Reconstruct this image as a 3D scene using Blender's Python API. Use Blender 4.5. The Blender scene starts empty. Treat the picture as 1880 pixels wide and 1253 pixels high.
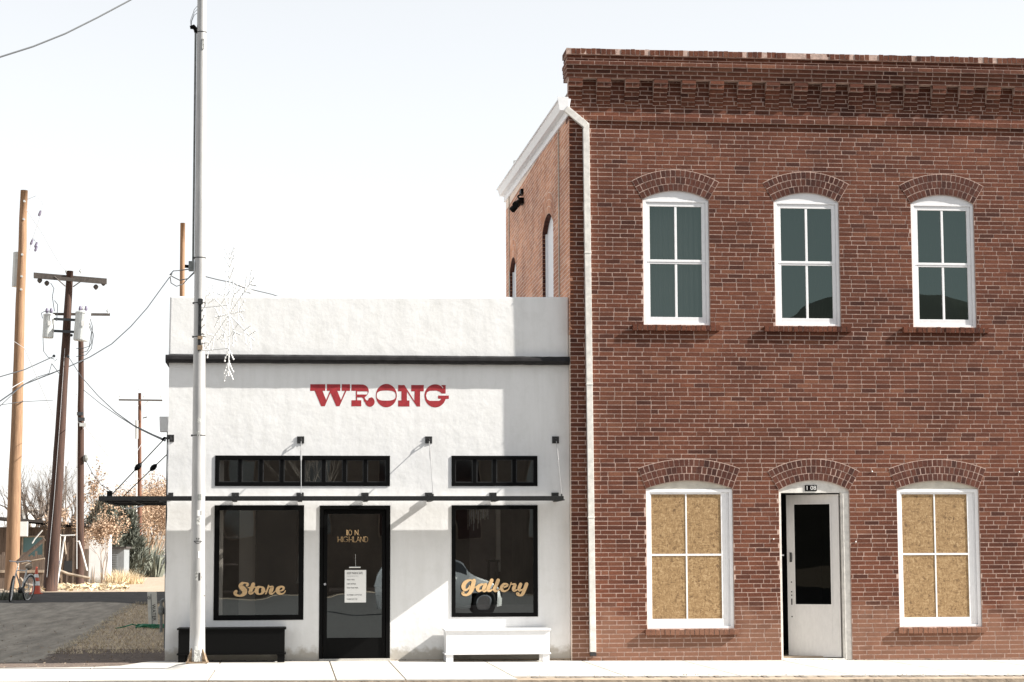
import bpy, bmesh, math, random
from mathutils import Vector, Matrix, noise
R = math.radians
random.seed(11)
S = bpy.context.scene
COL = S.collection

# ------------------------------------------------------------------ camera
YAW, PITCH, ROLL, FPX = 0.106367, 0.105090, -0.0033786, 3768.4
CAMP = Vector((0.0, -29.4, 1.50))
def cam_basis():
    cy, sy = math.cos(YAW), math.sin(YAW); cp, sp = math.cos(PITCH), math.sin(PITCH); cr, sr = math.cos(ROLL), math.sin(ROLL)
    f = Vector((sy*cp, cy*cp, sp)); r = Vector((cy, -sy, 0)); u = r.cross(f)
    return r*cr+u*sr, -r*sr+u*cr, f
CR, CU, CF = cam_basis()
cd = bpy.data.cameras.new('camera'); cam = bpy.data.objects.new('camera', cd); COL.objects.link(cam)
cd.sensor_width = 36; cd.lens = 36*FPX/1880; cd.clip_start = .1; cd.clip_end = 5000
m = Matrix((CR, CU, -CF)).transposed().to_4x4(); m.translation = CAMP; cam.matrix_world = m
S.camera = cam
S.render.resolution_x = 1024; S.render.resolution_y = 682

# ------------------------------------------------------------------ light
SUNV = Vector((4.5, -1.0, 3.2)).normalized()
EL = math.asin(SUNV.z); AZ = math.atan2(SUNV.x, SUNV.y)
W = bpy.data.worlds.new('World'); S.world = W; W.use_nodes = True
nt = W.node_tree; nt.nodes.clear()
sky = nt.nodes.new('ShaderNodeTexSky'); sky.sky_type = 'NISHITA'; sky.sun_disc = False
sky.sun_elevation = EL; sky.sun_rotation = AZ; sky.air_density = 1.0; sky.dust_density = 0.2; sky.ozone_density = 1.0
hs = nt.nodes.new('ShaderNodeHueSaturation'); hs.inputs['Saturation'].default_value = .2; hs.inputs['Value'].default_value = 1.58
bg = nt.nodes.new('ShaderNodeBackground'); bg.inputs[1].default_value = .105
wo = nt.nodes.new('ShaderNodeOutputWorld')
ga = nt.nodes.new('ShaderNodeGamma'); ga.inputs[1].default_value = .6; nt.links.new(sky.outputs[0], ga.inputs[0]); nt.links.new(ga.outputs[0], hs.inputs['Color']); nt.links.new(hs.outputs[0], bg.inputs[0]); nt.links.new(bg.outputs[0], wo.inputs[0])
sd = bpy.data.lights.new('sun', 'SUN'); sd.energy = 5.0; sd.angle = R(.5); sd.color = (1, .95, .88)
sun = bpy.data.objects.new('sun', sd); COL.objects.link(sun); sun.rotation_euler = (-SUNV).to_track_quat('-Z', 'Y').to_euler()
S.view_settings.view_transform = 'Standard'; S.view_settings.look = 'None'; S.view_settings.gamma = 1
S.view_settings.exposure = 1.27
S.cycles.max_bounces = 8

# ------------------------------------------------------------------ helpers
def ray(px, py):
    return CF + CR*((px-940)/FPX) - CU*((py-626.5)/FPX)
def at(px, py, Y=0.0):
    d = ray(px, py); t = (Y-CAMP.y)/d.y
    return Vector((CAMP.x+d.x*t, Y, CAMP.z+d.z*t))
def atX(px, py, X):
    d = ray(px, py); t = (X-CAMP.x)/d.x
    return CAMP + d*t
def V(*a): return Vector(a)

class MB:
    def __init__(s): s.v = []; s.f = []; s.m = []; s.sm = False
    def face(s, pts, mi=0):
        n = len(s.v); s.v += [Vector(p) for p in pts]; s.f.append(tuple(range(n, n+len(pts)))); s.m.append(mi)
    def box(s, x0, x1, y0, y1, z0, z1, mi=0):
        p = [V(x, y, z) for z in (z0, z1) for y in (y0, y1) for x in (x0, x1)]
        s.hexa(p, mi)
    def hexa(s, p, mi=0):
        n = len(s.v); s.v += [Vector(q) for q in p]
        for f in ((0,2,3,1), (4,5,7,6), (0,1,5,4), (2,6,7,3), (0,4,6,2), (1,3,7,5)):
            s.f.append(tuple(n+i for i in f)); s.m.append(mi)
    def tube(s, pts, rad, n=8, mi=0, caps=True):
        pts = [Vector(p) for p in pts]
        if not hasattr(rad, '__len__'): rad = [rad]*len(pts)
        base = len(s.v); up = None
        for i, p in enumerate(pts):
            t = (pts[min(i+1, len(pts)-1)] - pts[max(i-1, 0)]).normalized()
            if up is None:
                up = V(0, 0, 1) if abs(t.z) < .9 else V(1, 0, 0)
            a = t.cross(up)
            if a.length < 1e-4: a = t.cross(V(0, 1, 0))
            a.normalize(); b = a.cross(t).normalized(); up = b
            for k in range(n):
                w = 2*math.pi*k/n
                s.v.append(p + (a*math.cos(w)+b*math.sin(w))*rad[i])
        for i in range(len(pts)-1):
            for k in range(n):
                k2 = (k+1) % n
                s.f.append((base+i*n+k, base+i*n+k2, base+(i+1)*n+k2, base+(i+1)*n+k)); s.m.append(mi)
        if caps and n > 2:
            s.f.append(tuple(base+k for k in range(n))); s.m.append(mi)
            e = base+(len(pts)-1)*n
            s.f.append(tuple(e+k for k in reversed(range(n)))); s.m.append(mi)
    def ball(s, c, r, n=8, mi=0, sz=1.0):
        c = Vector(c); rows = max(3, n//2)
        pts = [c + V(0, 0, r*sz*math.cos(math.pi*i/rows)) for i in range(rows+1)]
        rad = [max(1e-4, r*math.sin(math.pi*i/rows)) for i in range(rows+1)]
        s.tube(pts, rad, n, mi, False)
    def build(s, name, mat, parent=None, bevel=0, smooth=None):
        me = bpy.data.meshes.new(name); off = ROOT(parent)
        me.from_pydata([tuple(v-off) for v in s.v], [], s.f)
        for q in (mat if isinstance(mat, (list, tuple)) else [mat]): me.materials.append(q)
        me.polygons.foreach_set('material_index', s.m)
        if smooth if smooth is not None else s.sm: me.polygons.foreach_set('use_smooth', [True]*len(me.polygons))
        me.update()
        o = bpy.data.objects.new(name, me); COL.objects.link(o)
        if parent: o.parent = parent
        if bevel:
            b = o.modifiers.new('bevel', 'BEVEL'); b.width = bevel; b.segments = 2; b.limit_method = 'ANGLE'
        return o
def ROOT(p):
    off = V(0, 0, 0)
    while p is not None: off = off + p.location; p = p.parent
    return off
def tag(o, label=None, cat=None, group=None, kind=None):
    if label: o['label'] = label
    if cat: o['category'] = cat
    if group: o['group'] = group
    if kind: o['kind'] = kind
    return o
def thing(name, loc, label, cat, group=None):
    o = bpy.data.objects.new(name, None); COL.objects.link(o); o.location = loc; o.empty_display_size = .2
    return tag(o, label, cat, group)

# ------------------------------------------------------------------ materials
def mat(name, col, rough=.6, metal=0, noise_s=0, var=.25, bump=0, bscale=None, spec=.5, col2=None, stretch=None, detail=6, coat=0):
    m = bpy.data.materials.new(name); m.use_nodes = True; n = m.node_tree; b = n.nodes['Principled BSDF']
    c = (*col, 1)
    b.inputs['Base Color'].default_value = c; b.inputs['Roughness'].default_value = rough; b.inputs['Metallic'].default_value = metal
    b.inputs['Specular IOR Level'].default_value = spec
    if coat: b.inputs['Coat Weight'].default_value = coat
    if noise_s or bump:
        tc = n.nodes.new('ShaderNodeTexCoord'); mp = n.nodes.new('ShaderNodeMapping'); n.links.new(tc.outputs['Object'], mp.inputs[0])
        if stretch: mp.inputs['Scale'].default_value = stretch
    if noise_s:
        t = n.nodes.new('ShaderNodeTexNoise'); t.inputs['Scale'].default_value = noise_s; t.inputs['Detail'].default_value = detail; t.inputs['Roughness'].default_value = .65
        n.links.new(mp.outputs[0], t.inputs['Vector'])
        r = n.nodes.new('ShaderNodeValToRGB'); r.color_ramp.elements[0].position = .32; r.color_ramp.elements[1].position = .68
        lo = col2 if col2 else tuple(x*(1-var) for x in col); hi = col if col2 else tuple(min(1, x*(1+var*.5)) for x in col)
        r.color_ramp.elements[0].color = (*lo, 1); r.color_ramp.elements[1].color = (*hi, 1)
        n.links.new(t.outputs[0], r.inputs[0]); n.links.new(r.outputs[0], b.inputs['Base Color'])
    if bump:
        t2 = n.nodes.new('ShaderNodeTexNoise'); t2.inputs['Scale'].default_value = bscale or noise_s*3 or 20; t2.inputs['Detail'].default_value = 8
        n.links.new(mp.outputs[0], t2.inputs['Vector'])
        bp = n.nodes.new('ShaderNodeBump'); bp.inputs['Strength'].default_value = 1; bp.inputs['Distance'].default_value = bump
        n.links.new(t2.outputs[0], bp.inputs['Height']); n.links.new(bp.outputs[0], b.inputs['Normal'])
    return m

def brick_mat(name, cols, bump=.003):
    m = bpy.data.materials.new(name); m.use_nodes = True; n = m.node_tree; L = n.links; b = n.nodes['Principled BSDF']
    g = n.nodes.new('ShaderNodeNewGeometry'); r = n.nodes.new('ShaderNodeValToRGB')
    el = r.color_ramp.elements
    while len(el) < len(cols): el.new(.5)
    for i, c in enumerate(cols): el[i].position = i/(len(cols)-1); el[i].color = (*c, 1)
    L.new(g.outputs['Random Per Island'], r.inputs[0])
    tc = n.nodes.new('ShaderNodeTexCoord')
    t = n.nodes.new('ShaderNodeTexNoise'); t.inputs['Scale'].default_value = 45; t.inputs['Detail'].default_value = 5; t.inputs['Roughness'].default_value = .7
    L.new(tc.outputs['Object'], t.inputs['Vector'])
    r2 = n.nodes.new('ShaderNodeValToRGB'); r2.color_ramp.elements[0].position = .3; r2.color_ramp.elements[0].color = (.55, .5, .5, 1)
    r2.color_ramp.elements[1].position = .72; r2.color_ramp.elements[1].color = (1.45, 1.4, 1.35, 1)
    L.new(t.outputs[0], r2.inputs[0])
    mx = n.nodes.new('ShaderNodeMixRGB'); mx.blend_type = 'MULTIPLY'; mx.inputs[0].default_value = .8
    L.new(r.outputs[0], mx.inputs[1]); L.new(r2.outputs[0], mx.inputs[2])
    # broad weathering: areas of soot and of pale bloom
    t3 = n.nodes.new('ShaderNodeTexNoise'); t3.inputs['Scale'].default_value = .9; t3.inputs['Detail'].default_value = 5
    L.new(tc.outputs['Object'], t3.inputs['Vector'])
    r3 = n.nodes.new('ShaderNodeValToRGB'); r3.color_ramp.elements[0].position = .35; r3.color_ramp.elements[0].color = (.66, .62, .63, 1)
    r3.color_ramp.elements[1].position = .65; r3.color_ramp.elements[1].color = (1.12, 1.1, 1.08, 1)
    L.new(t3.outputs[0], r3.inputs[0])
    m2 = n.nodes.new('ShaderNodeMixRGB'); m2.blend_type = 'MULTIPLY'; m2.inputs[0].default_value = 1
    L.new(mx.outputs[0], m2.inputs[1]); L.new(r3.outputs[0], m2.inputs[2])
    # mortar smears
    t4 = n.nodes.new('ShaderNodeTexNoise'); t4.inputs['Scale'].default_value = 14; t4.inputs['Detail'].default_value = 8; t4.inputs['Roughness'].default_value = .75
    L.new(tc.outputs['Object'], t4.inputs['Vector'])
    r4 = n.nodes.new('ShaderNodeValToRGB'); r4.color_ramp.elements[0].position = .71; r4.color_ramp.elements[1].position = .8
    r4.color_ramp.elements[0].color = (0, 0, 0, 1); r4.color_ramp.elements[1].color = (.55, .55, .55, 1)
    L.new(t4.outputs[0], r4.inputs[0])
    m3 = n.nodes.new('ShaderNodeMixRGB'); L.new(r4.outputs[0], m3.inputs[0]); L.new(m2.outputs[0], m3.inputs[1]); m3.inputs[2].default_value = (.42, .3, .26, 1)
    L.new(m3.outputs[0], b.inputs['Base Color'])
    bp = n.nodes.new('ShaderNodeBump'); bp.inputs['Distance'].default_value = bump; L.new(t.outputs[0], bp.inputs['Height']); L.new(bp.outputs[0], b.inputs['Normal'])
    # pale dust and wear low on the wall
    sp = n.nodes.new('ShaderNodeSeparateXYZ'); L.new(tc.outputs['Object'], sp.inputs[0])
    t6 = n.nodes.new('ShaderNodeTexNoise'); t6.inputs['Scale'].default_value = 2.2; t6.inputs['Detail'].default_value = 7; L.new(tc.outputs['Object'], t6.inputs['Vector'])
    a6 = n.nodes.new('ShaderNodeMath'); a6.operation = 'MULTIPLY_ADD'; L.new(t6.outputs[0], a6.inputs[0]); a6.inputs[1].default_value = 1.5; L.new(sp.outputs[2], a6.inputs[2])
    r6 = n.nodes.new('ShaderNodeValToRGB'); r6.color_ramp.elements[0].position = .72; r6.color_ramp.elements[0].color = (.5, .5, .5, 1); r6.color_ramp.elements[1].position = 1.0; r6.color_ramp.elements[1].color = (0, 0, 0, 1)
    dv = n.nodes.new('ShaderNodeMath'); dv.operation = 'MULTIPLY'; dv.inputs[1].default_value = .62; L.new(a6.outputs[0], dv.inputs[0]); L.new(dv.outputs[0], r6.inputs[0])
    m6 = n.nodes.new('ShaderNodeMixRGB'); L.new(r6.outputs[0], m6.inputs[0]); L.new(m3.outputs[0], m6.inputs[1]); m6.inputs[2].default_value = (.30, .165, .11, 1)
    L.new(m6.outputs[0], b.inputs['Base Color'])
    b.inputs['Roughness'].default_value = .9; b.inputs['Specular IOR Level'].default_value = .2
    return m

def stucco_mat(name, col, streak=.12):
    m = bpy.data.materials.new(name); m.use_nodes = True; n = m.node_tree; L = n.links; b = n.nodes['Principled BSDF']
    tc = n.nodes.new('ShaderNodeTexCoord')
    def nz(scale, det, vec=None, rough=.6):
        t = n.nodes.new('ShaderNodeTexNoise'); t.inputs['Scale'].default_value = scale; t.inputs['Detail'].default_value = det; t.inputs['Roughness'].default_value = rough
        L.new(vec or tc.outputs['Object'], t.inputs['Vector']); return t.outputs[0]
    mp = n.nodes.new('ShaderNodeMapping'); mp.inputs['Scale'].default_value = (6, 6, .7); L.new(tc.outputs['Object'], mp.inputs[0])
    a = nz(1.3, 6, mp.outputs[0]); r = n.nodes.new('ShaderNodeValToRGB')
    r.color_ramp.elements[0].position = .3; r.color_ramp.elements[1].position = .6
    r.color_ramp.elements[0].color = (col[0]*(1-streak), col[1]*(1-streak), col[2]*(1-streak*1.1), 1); r.color_ramp.elements[1].color = (*col, 1)
    L.new(a, r.inputs[0])
    c = nz(3.5, 8, rough=.7); r2 = n.nodes.new('ShaderNodeValToRGB'); r2.color_ramp.elements[0].position = .25; r2.color_ramp.elements[0].color = (.91, .91, .9, 1); r2.color_ramp.elements[1].position = .5; r2.color_ramp.elements[1].color = (1, 1, 1, 1)
    L.new(c, r2.inputs[0]); mx = n.nodes.new('ShaderNodeMixRGB'); mx.blend_type = 'MULTIPLY'; mx.inputs[0].default_value = 1
    L.new(r.outputs[0], mx.inputs[1]); L.new(r2.outputs[0], mx.inputs[2])
    # splash dirt near the ground
    sp = n.nodes.new('ShaderNodeSeparateXYZ'); L.new(tc.outputs['Object'], sp.inputs[0])
    ad = n.nodes.new('ShaderNodeMath'); ad.operation = 'MULTIPLY_ADD'; L.new(nz(9, 6), ad.inputs[0]); ad.inputs[1].default_value = -.32; L.new(sp.outputs[2], ad.inputs[2])
    r5 = n.nodes.new('ShaderNodeValToRGB'); r5.color_ramp.elements[0].position = 0; r5.color_ramp.elements[0].color = (.62, .58, .52, 1); r5.color_ramp.elements[1].position = .1; r5.color_ramp.elements[1].color = (1, 1, 1, 1)
    L.new(ad.outputs[0], r5.inputs[0]); m5 = n.nodes.new('ShaderNodeMixRGB'); m5.blend_type = 'MULTIPLY'; m5.inputs[0].default_value = 1
    L.new(mx.outputs[0], m5.inputs[1]); L.new(r5.outputs[0], m5.inputs[2])
    L.new(m5.outputs[0], b.inputs['Base Color'])
    h1 = n.nodes.new('ShaderNodeBump'); h1.inputs['Distance'].default_value = .010; L.new(nz(2.6, 3), h1.inputs['Height'])
    h2 = n.nodes.new('ShaderNodeBump'); h2.inputs['Distance'].default_value = .0016; L.new(nz(28, 8, rough=.7), h2.inputs['Height']); L.new(h1.outputs[0], h2.inputs['Normal'])
    L.new(h2.outputs[0], b.inputs['Normal'])
    b.inputs['Roughness'].default_value = .85; b.inputs['Specular IOR Level'].default_value = .25
    return m

def glass_mat(name, refl, tint=.6, gc=(.93, 1, .97)):
    m = bpy.data.materials.new(name); m.use_nodes = True; n = m.node_tree; n.nodes.clear(); L = n.links
    o = n.nodes.new('ShaderNodeOutputMaterial'); mx = n.nodes.new('ShaderNodeMixShader'); tr = n.nodes.new('ShaderNodeBsdfTransparent'); gl = n.nodes.new('ShaderNodeBsdfGlossy')
    tr.inputs[0].default_value = (tint, tint, tint, 1); gl.inputs['Roughness'].default_value = 0; gl.inputs['Color'].default_value = (*gc, 1)
    tc = n.nodes.new('ShaderNodeTexCoord'); t = n.nodes.new('ShaderNodeTexNoise'); t.inputs['Scale'].default_value = 1.6; t.inputs['Detail'].default_value = 1
    L.new(tc.outputs['Object'], t.inputs['Vector']); bp = n.nodes.new('ShaderNodeBump'); bp.inputs['Distance'].default_value = .0012; L.new(t.outputs[0], bp.inputs['Height']); L.new(bp.outputs[0], gl.inputs['Normal'])
    mx.inputs[0].default_value = refl
    L.new(tr.outputs[0], mx.inputs[1]); L.new(gl.outputs[0], mx.inputs[2]); L.new(mx.outputs[0], o.inputs[0])
    return m

def osb_mat():
    m = bpy.data.materials.new('strand_board'); m.use_nodes = True; n = m.node_tree; L = n.links; b = n.nodes['Principled BSDF']
    tc = n.nodes.new('ShaderNodeTexCoord')
    nz = n.nodes.new('ShaderNodeTexNoise'); nz.inputs['Scale'].default_value = 11; nz.inputs['Detail'].default_value = 2; L.new(tc.outputs['Object'], nz.inputs['Vector'])
    mxv = n.nodes.new('ShaderNodeMixRGB'); mxv.inputs[0].default_value = .10; L.new(tc.outputs['Object'], mxv.inputs[1]); L.new(nz.outputs[1], mxv.inputs[2])
    outs = []
    for sc in ((18, 1, 95), (85, 1, 22), (50, 1, 60)):
        mp = n.nodes.new('ShaderNodeMapping'); mp.inputs['Scale'].default_value = sc; mp.inputs['Rotation'].default_value = (0, sc[0]*.031, 0); L.new(mxv.outputs[0], mp.inputs[0])
        v = n.nodes.new('ShaderNodeTexVoronoi'); v.inputs['Scale'].default_value = 1; L.new(mp.outputs[0], v.inputs['Vector'])
        bw = n.nodes.new('ShaderNodeRGBToBW'); L.new(v.outputs['Color'], bw.inputs[0]); outs.append(bw.outputs[0])
    a = n.nodes.new('ShaderNodeMath'); a.operation = 'ADD'; L.new(outs[0], a.inputs[0]); L.new(outs[1], a.inputs[1])
    a2 = n.nodes.new('ShaderNodeMath'); a2.operation = 'MULTIPLY_ADD'; L.new(outs[2], a2.inputs[0]); a2.inputs[1].default_value = .8; L.new(a.outputs[0], a2.inputs[2])
    dv = n.nodes.new('ShaderNodeMath'); dv.operation = 'DIVIDE'; L.new(a2.outputs[0], dv.inputs[0]); dv.inputs[1].default_value = 2.8
    r = n.nodes.new('ShaderNodeValToRGB'); e = r.color_ramp.elements; e[0].position = .2; e[0].color = (.12, .065, .025, 1); e[1].position = .8; e[1].color = (.42, .29, .15, 1)
    k = e.new(.36); k.color = (.24, .145, .06, 1); k = e.new(.55); k.color = (.30, .19, .085, 1)
    L.new(dv.outputs[0], r.inputs[0]); L.new(r.outputs[0], b.inputs['Base Color']); b.inputs['Roughness'].default_value = .7
    return m

M = dict(
 brick=brick_mat('red_brick', [(.066,.027,.0195), (.108,.0415,.026), (.126,.0485,.0300), (.135,.052,.0318), (.147,.058,.035), (.112,.044,.0275), (.175,.077,.047)]),
 brick_arch=brick_mat('arch_brick', [(.05,.024,.020), (.080,.032,.024), (.095,.038,.027), (.105,.043,.03), (.115,.05,.036), (.07,.03,.024)]),
 brick_side=brick_mat('common_orange_brick', [(.54,.27,.165), (.62,.33,.21), (.68,.39,.27), (.50,.27,.19), (.72,.46,.33)]),
 mortar=mat('mortar', (.48,.345,.29), .95, noise_s=25, var=.4, bump=.003, bscale=60),
 mortar_side=mat('pale_mortar', (.82,.68,.58), .95, noise_s=25, var=.2, bump=.002, bscale=60),
 stucco=stucco_mat('white_stucco', (.75,.75,.745), .07),
 trim_black=mat('black_trim', (.015,.014,.015), .6, spec=.25, noise_s=12, var=.5, bump=.002, bscale=30),
 black=mat('black_paint', (.003,.003,.003), .5, spec=.08),
 awn=mat('dark_steel', (.016,.0165,.017), .55, spec=.2, noise_s=30, var=.5),
 awn_under=mat('black_soffit', (.012,.012,.013), .7, noise_s=9, var=.5),
 steel=mat('weathered_steel', (.045,.045,.045), .45, metal=.5, noise_s=60, var=.6),
 zinc=mat('zinc_rod', (.5,.5,.5), .4, metal=.8),
 white=mat('white_paint', (.78,.78,.79), .5, noise_s=14, var=.06),
 white_old=mat('aged_white_paint', (.66,.64,.60), .6, noise_s=11, var=.22, bump=.001, bscale=40),
 cream=mat('cream_board', (.56,.53,.46), .7, noise_s=8, var=.18),
 osb=osb_mat(),
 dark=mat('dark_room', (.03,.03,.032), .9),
 room=mat('dim_room_wall', (.20,.17,.16), .9, noise_s=2, var=.3),
 room_pale=mat('pale_column', (.6,.56,.5), .9),
 roomfloor=mat('dark_floor', (.06,.05,.045), .6),
 glass_up=glass_mat('upper_glass', .08, .4, (.72, .96, .90)), glass_door=glass_mat('door_glass', .012, .3), glass=glass_mat('shop_glass', .32, .8),
 gold=mat('gold_leaf', (.60,.40,.2), .5, metal=0, noise_s=30, var=.12),
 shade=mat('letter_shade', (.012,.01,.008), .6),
 red=mat('red_sign_paint', (.33,.018,.025), .6, noise_s=18, var=.3),
 paper=mat('paper', (.8,.8,.78), .8), ink=mat('ink', (.02,.02,.02), .8), inkgrey=mat('grey_ink', (.4,.4,.4), .8),
 pole=mat('galvanised_pole', (.43,.425,.415), .42, metal=.15, noise_s=5, var=.22, bump=.0012, bscale=25, stretch=(1,1,.25)),
 rust=mat('rusty_bracket', (.28,.2,.13), .8, noise_s=30, var=.6),
 concrete=mat('sidewalk_concrete', (.50,.48,.44), .9, noise_s=3, var=.2, bump=.0015, bscale=70),
 kerb=mat('gritty_kerb', (.20,.17,.14), .95, noise_s=30, var=.7, bump=.01, bscale=50),
 asphalt=mat('asphalt', (.026,.025,.025), .9, noise_s=20, var=.4, bump=.004, bscale=80),
 dirt=mat('dry_dirt', (.42,.34,.255), 1, noise_s=2.2, col2=(.27,.21,.155), bump=.02, bscale=9),
 wetdirt=mat('brown_dirt', (.17,.125,.095), 1, noise_s=5, col2=(.085,.062,.05), bump=.03, bscale=14),
 alley=mat('worn_alley_asphalt', (.37,.325,.265), 1, noise_s=4, col2=(.17,.148,.118), bump=.02, bscale=18, detail=14, stretch=(1,.13,1)),
 ditchshade=mat('painted_ditch_shade', (.05,.045,.04), 1, noise_s=3, var=.5, bump=.02, bscale=12),  # near-black ground colour that paints the shade at the alley crest
 straw=mat('dry_grass', (.66,.54,.36), .9, noise_s=3, var=.4),
 leafdry=mat('dry_leaves', (.46,.33,.23), .9, noise_s=6, var=.45),
 twig=mat('bare_twigs', (.20,.165,.14), .9, noise_s=4, var=.4),
 twigtan=mat('tan_twigs', (.36,.26,.18), .9, noise_s=3, var=.4),
 juniper=mat('juniper_green', (.19,.20,.165), .85, noise_s=5, col2=(.05,.06,.045)),
 agave=mat('grey_agave', (.21,.225,.18), .7, noise_s=9, var=.5),
 barkp=mat('treated_pole_wood', (.35,.215,.125), .85, noise_s=5, col2=(.18,.10,.055), stretch=(7,7,.35), bump=.004, bscale=8),
 barkd=mat('creosote_pole_wood', (.085,.04,.025), .85, noise_s=5, col2=(.022,.011,.008), stretch=(7,7,.35), bump=.004, bscale=8),
 barkr=mat('reddish_pole_wood', (.20,.085,.045), .85, noise_s=5, col2=(.06,.028,.02), stretch=(7,7,.35)),
 arm=mat('grey_crossarm', (.10,.085,.075), .85, noise_s=8, var=.4),
 can=mat('grey_transformer', (.55,.57,.56), .45, noise_s=8, var=.12),
 wire=mat('wire', (.035,.04,.045), .6), wirelight=mat('aluminium_wire', (.45,.46,.47), .5),
 wood=mat('old_boards', (.15,.11,.085), .9, noise_s=4, var=.5, stretch=(9,9,.6)),
 woodpale=mat('pale_boards', (.36,.29,.22), .9, noise_s=4, var=.5),  # paler wood colour for rails, branches and frames
 roof=mat('dark_roof', (.05,.042,.038), .9, noise_s=6, var=.4),
 teal=mat('teal_shutter', (.10,.19,.20), .7),
 shedgrey=mat('corrugated_grey', (.22,.24,.25), .6, noise_s=5, var=.2),
 orange=mat('orange_plastic', (.55,.09,.045), .5), reflect=mat('white_band', (.7,.7,.68), .4),
 hose=mat('green_hose', (.02,.17,.085), .45), violet=mat('faded_violet_box', (.16,.14,.2), .6),
 rubber=mat('rubber', (.02,.02,.02), .8), chrome=mat('bare_metal', (.6,.6,.62), .3, metal=.9),
 post=mat('marker_plastic', (.66,.64,.58), .7, noise_s=7, var=.2), pipe=mat('grey_pipe', (.20,.21,.2), .6, noise_s=20, var=.4),
 car=mat('white_car_paint', (.85,.85,.84), .25, coat=1), doorw=mat('door_paint', (.62,.60,.58), .6, noise_s=9, var=.07, stretch=(3,3,1)),
 carglass=mat('car_glass', (.01,.01,.012), .05, spec=1),
 hill=mat('scrub_hill', (.075,.07,.055), 1, noise_s=.02, var=.5), brownwall=mat('brown_stucco', (.10,.075,.06), .9, noise_s=.6, var=.3),
 bulb=mat('frosted_bulbs', (.82,.82,.8), .4), roofwhite=mat('white_roof', (.7,.7,.69), .8, noise_s=2, var=.15),
 curtain=mat('grey_curtain', (.22,.23,.22), .9), yellow=mat('yellow_sticker', (.7,.6,.25), .6), inksticker=mat('worn_sticker', (.55,.55,.52), .7, noise_s=50, var=.8),
)

# ------------------------------------------------------------------ setting
def sw(x): return .065-.0065*max(x, -1.8)          # pavement top
PROF = [(-500, -.12), (0, .065), (8, .12), (20, .30), (26, .43), (30, .60), (36, .62), (60, .60), (100, .55), (160, .5), (1500, .5)]
def gz(x, y):
    if y < -4.6: return -.12
    if y < 0: return sw(x)-.012
    for (a, za), (b, zb) in zip(PROF[1:], PROF[2:]):
        if y <= b: return za+(zb-za)*(y-a)/(b-a)
    return .5
def gnd(px, py):
    d = ray(px, py); y = 0
    for t in [20+.05*i for i in range(4000)]:
        p = CAMP+d*t
        if p.z <= gz(p.x, p.y): return p
    return CAMP+d*200
g = MB()
ys = [-700, -200, -60, -20, -8, -4.61, -4.6, -3, -1.5, -.001, 0, 8, 20, 26, 30, 36, 60, 100, 160, 500, 1500]
xs = [-900, -200, -60, -20, -10, -5, -1.8, 4, 12, 30, 120, 900]
for j in range(len(ys)-1):
    for i in range(len(xs)-1):
        g.face([(xs[i+a], ys[j+b], gz(xs[i+a], ys[j+b])) for a, b in ((0,0),(1,0),(1,1),(0,1))])
tag(g.build('ground', M['dirt']), kind='structure')
def strips(name, matl, rows, fl, fr, dz, lab=None):
    b = MB()
    for y0, y1 in zip(rows, rows[1:]):
        e0 = y0+(1e-4 if y0 in (-4.6, 0) else 0)
        p = [(fl(y0), y0, gz(0, e0)), (fr(y0), y0, gz(0, e0)), (fr(y1), y1, gz(0, y1)), (fl(y1), y1, gz(0, y1))]
        b.face([(x, y, z+dz) for x, y, z in p])
    return tag(b.build(name, matl), kind='structure')
b = MB(); b.face([(-300, -60, -.113), (300, -60, -.113), (300, -4.62, -.113), (-300, -4.62, -.113)])
tag(b.build('road', M['asphalt']), kind='structure')

# pavement slabs, back edge bending away from the shop at the alley mouth
BE = [(gnd(px, py).x, gnd(px, py).y) for px, py in ((-60, 1229), (60, 1228), (160, 1227), (230, 1224), (262, 1219), (285, 1214.5), (300, 1213))]
def yback(x):
    if x >= -1.8: return .03
    if x <= BE[0][0]: return BE[0][1]
    P_ = BE+[(-1.8, .0)]
    for (a, ya), (c, yc) in zip(P_, P_[1:]):
        if a <= x <= c and c > a: return ya+(yc-ya)*(x-a)/(c-a)
    return 0
b = MB()
brk = [-20, -16, -12, -10, -8.6, -7.1, -5.6, -4.1, -2.6, -.98, .53, 1.36, 2.71, 4.1, 5.55, 7.0, 8.5, 10.0, 11.5, 13, 16, 20, 26]
for a, c in zip(brk, brk[1:]):
    n = max(1, int((c-a)/.3)); yf = -4.6 if c < 2.8 else -4.02
    skew = .03
    for i in range(n):
        u0 = a+(c-a)*i/n+(.009 if i == 0 else 0); u1 = a+(c-a)*(i+1)/n-(.009 if i == n-1 else 0)
        z0, z1 = sw(u0), sw(u1)
        pts = [(u0, yf, z0-.09), (u1, yf, z1-.09), (u0, yback(u0), z0-.09), (u1, yback(u1), z1-.09), (u0, yf, z0), (u1, yf, z1), (u0, yback(u0), z0), (u1, yback(u1), z1)]
        b.hexa(pts)
tag(b.build('sidewalk', M['concrete']), kind='structure')
b = MB(); rr = random.Random(4)
for i in range(300):
    x = 2.75+i*.06; h = rr.uniform(-.018, .012); d = rr.uniform(-.05, .03)
    b.hexa([(x, -4.45, -.11), (x+.062, -4.45, -.11), (x, -4.03, -.11), (x+.062, -4.03, -.11), (x, -4.35, sw(x)-.03+h), (x+.062, -4.35, sw(x)-.03+h), (x, -4.03, sw(x)-.004+h*.6), (x+.062, -4.03, sw(x)-.004+h*.6)])
tag(b.build('kerb', M['kerb']), kind='structure')

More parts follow.
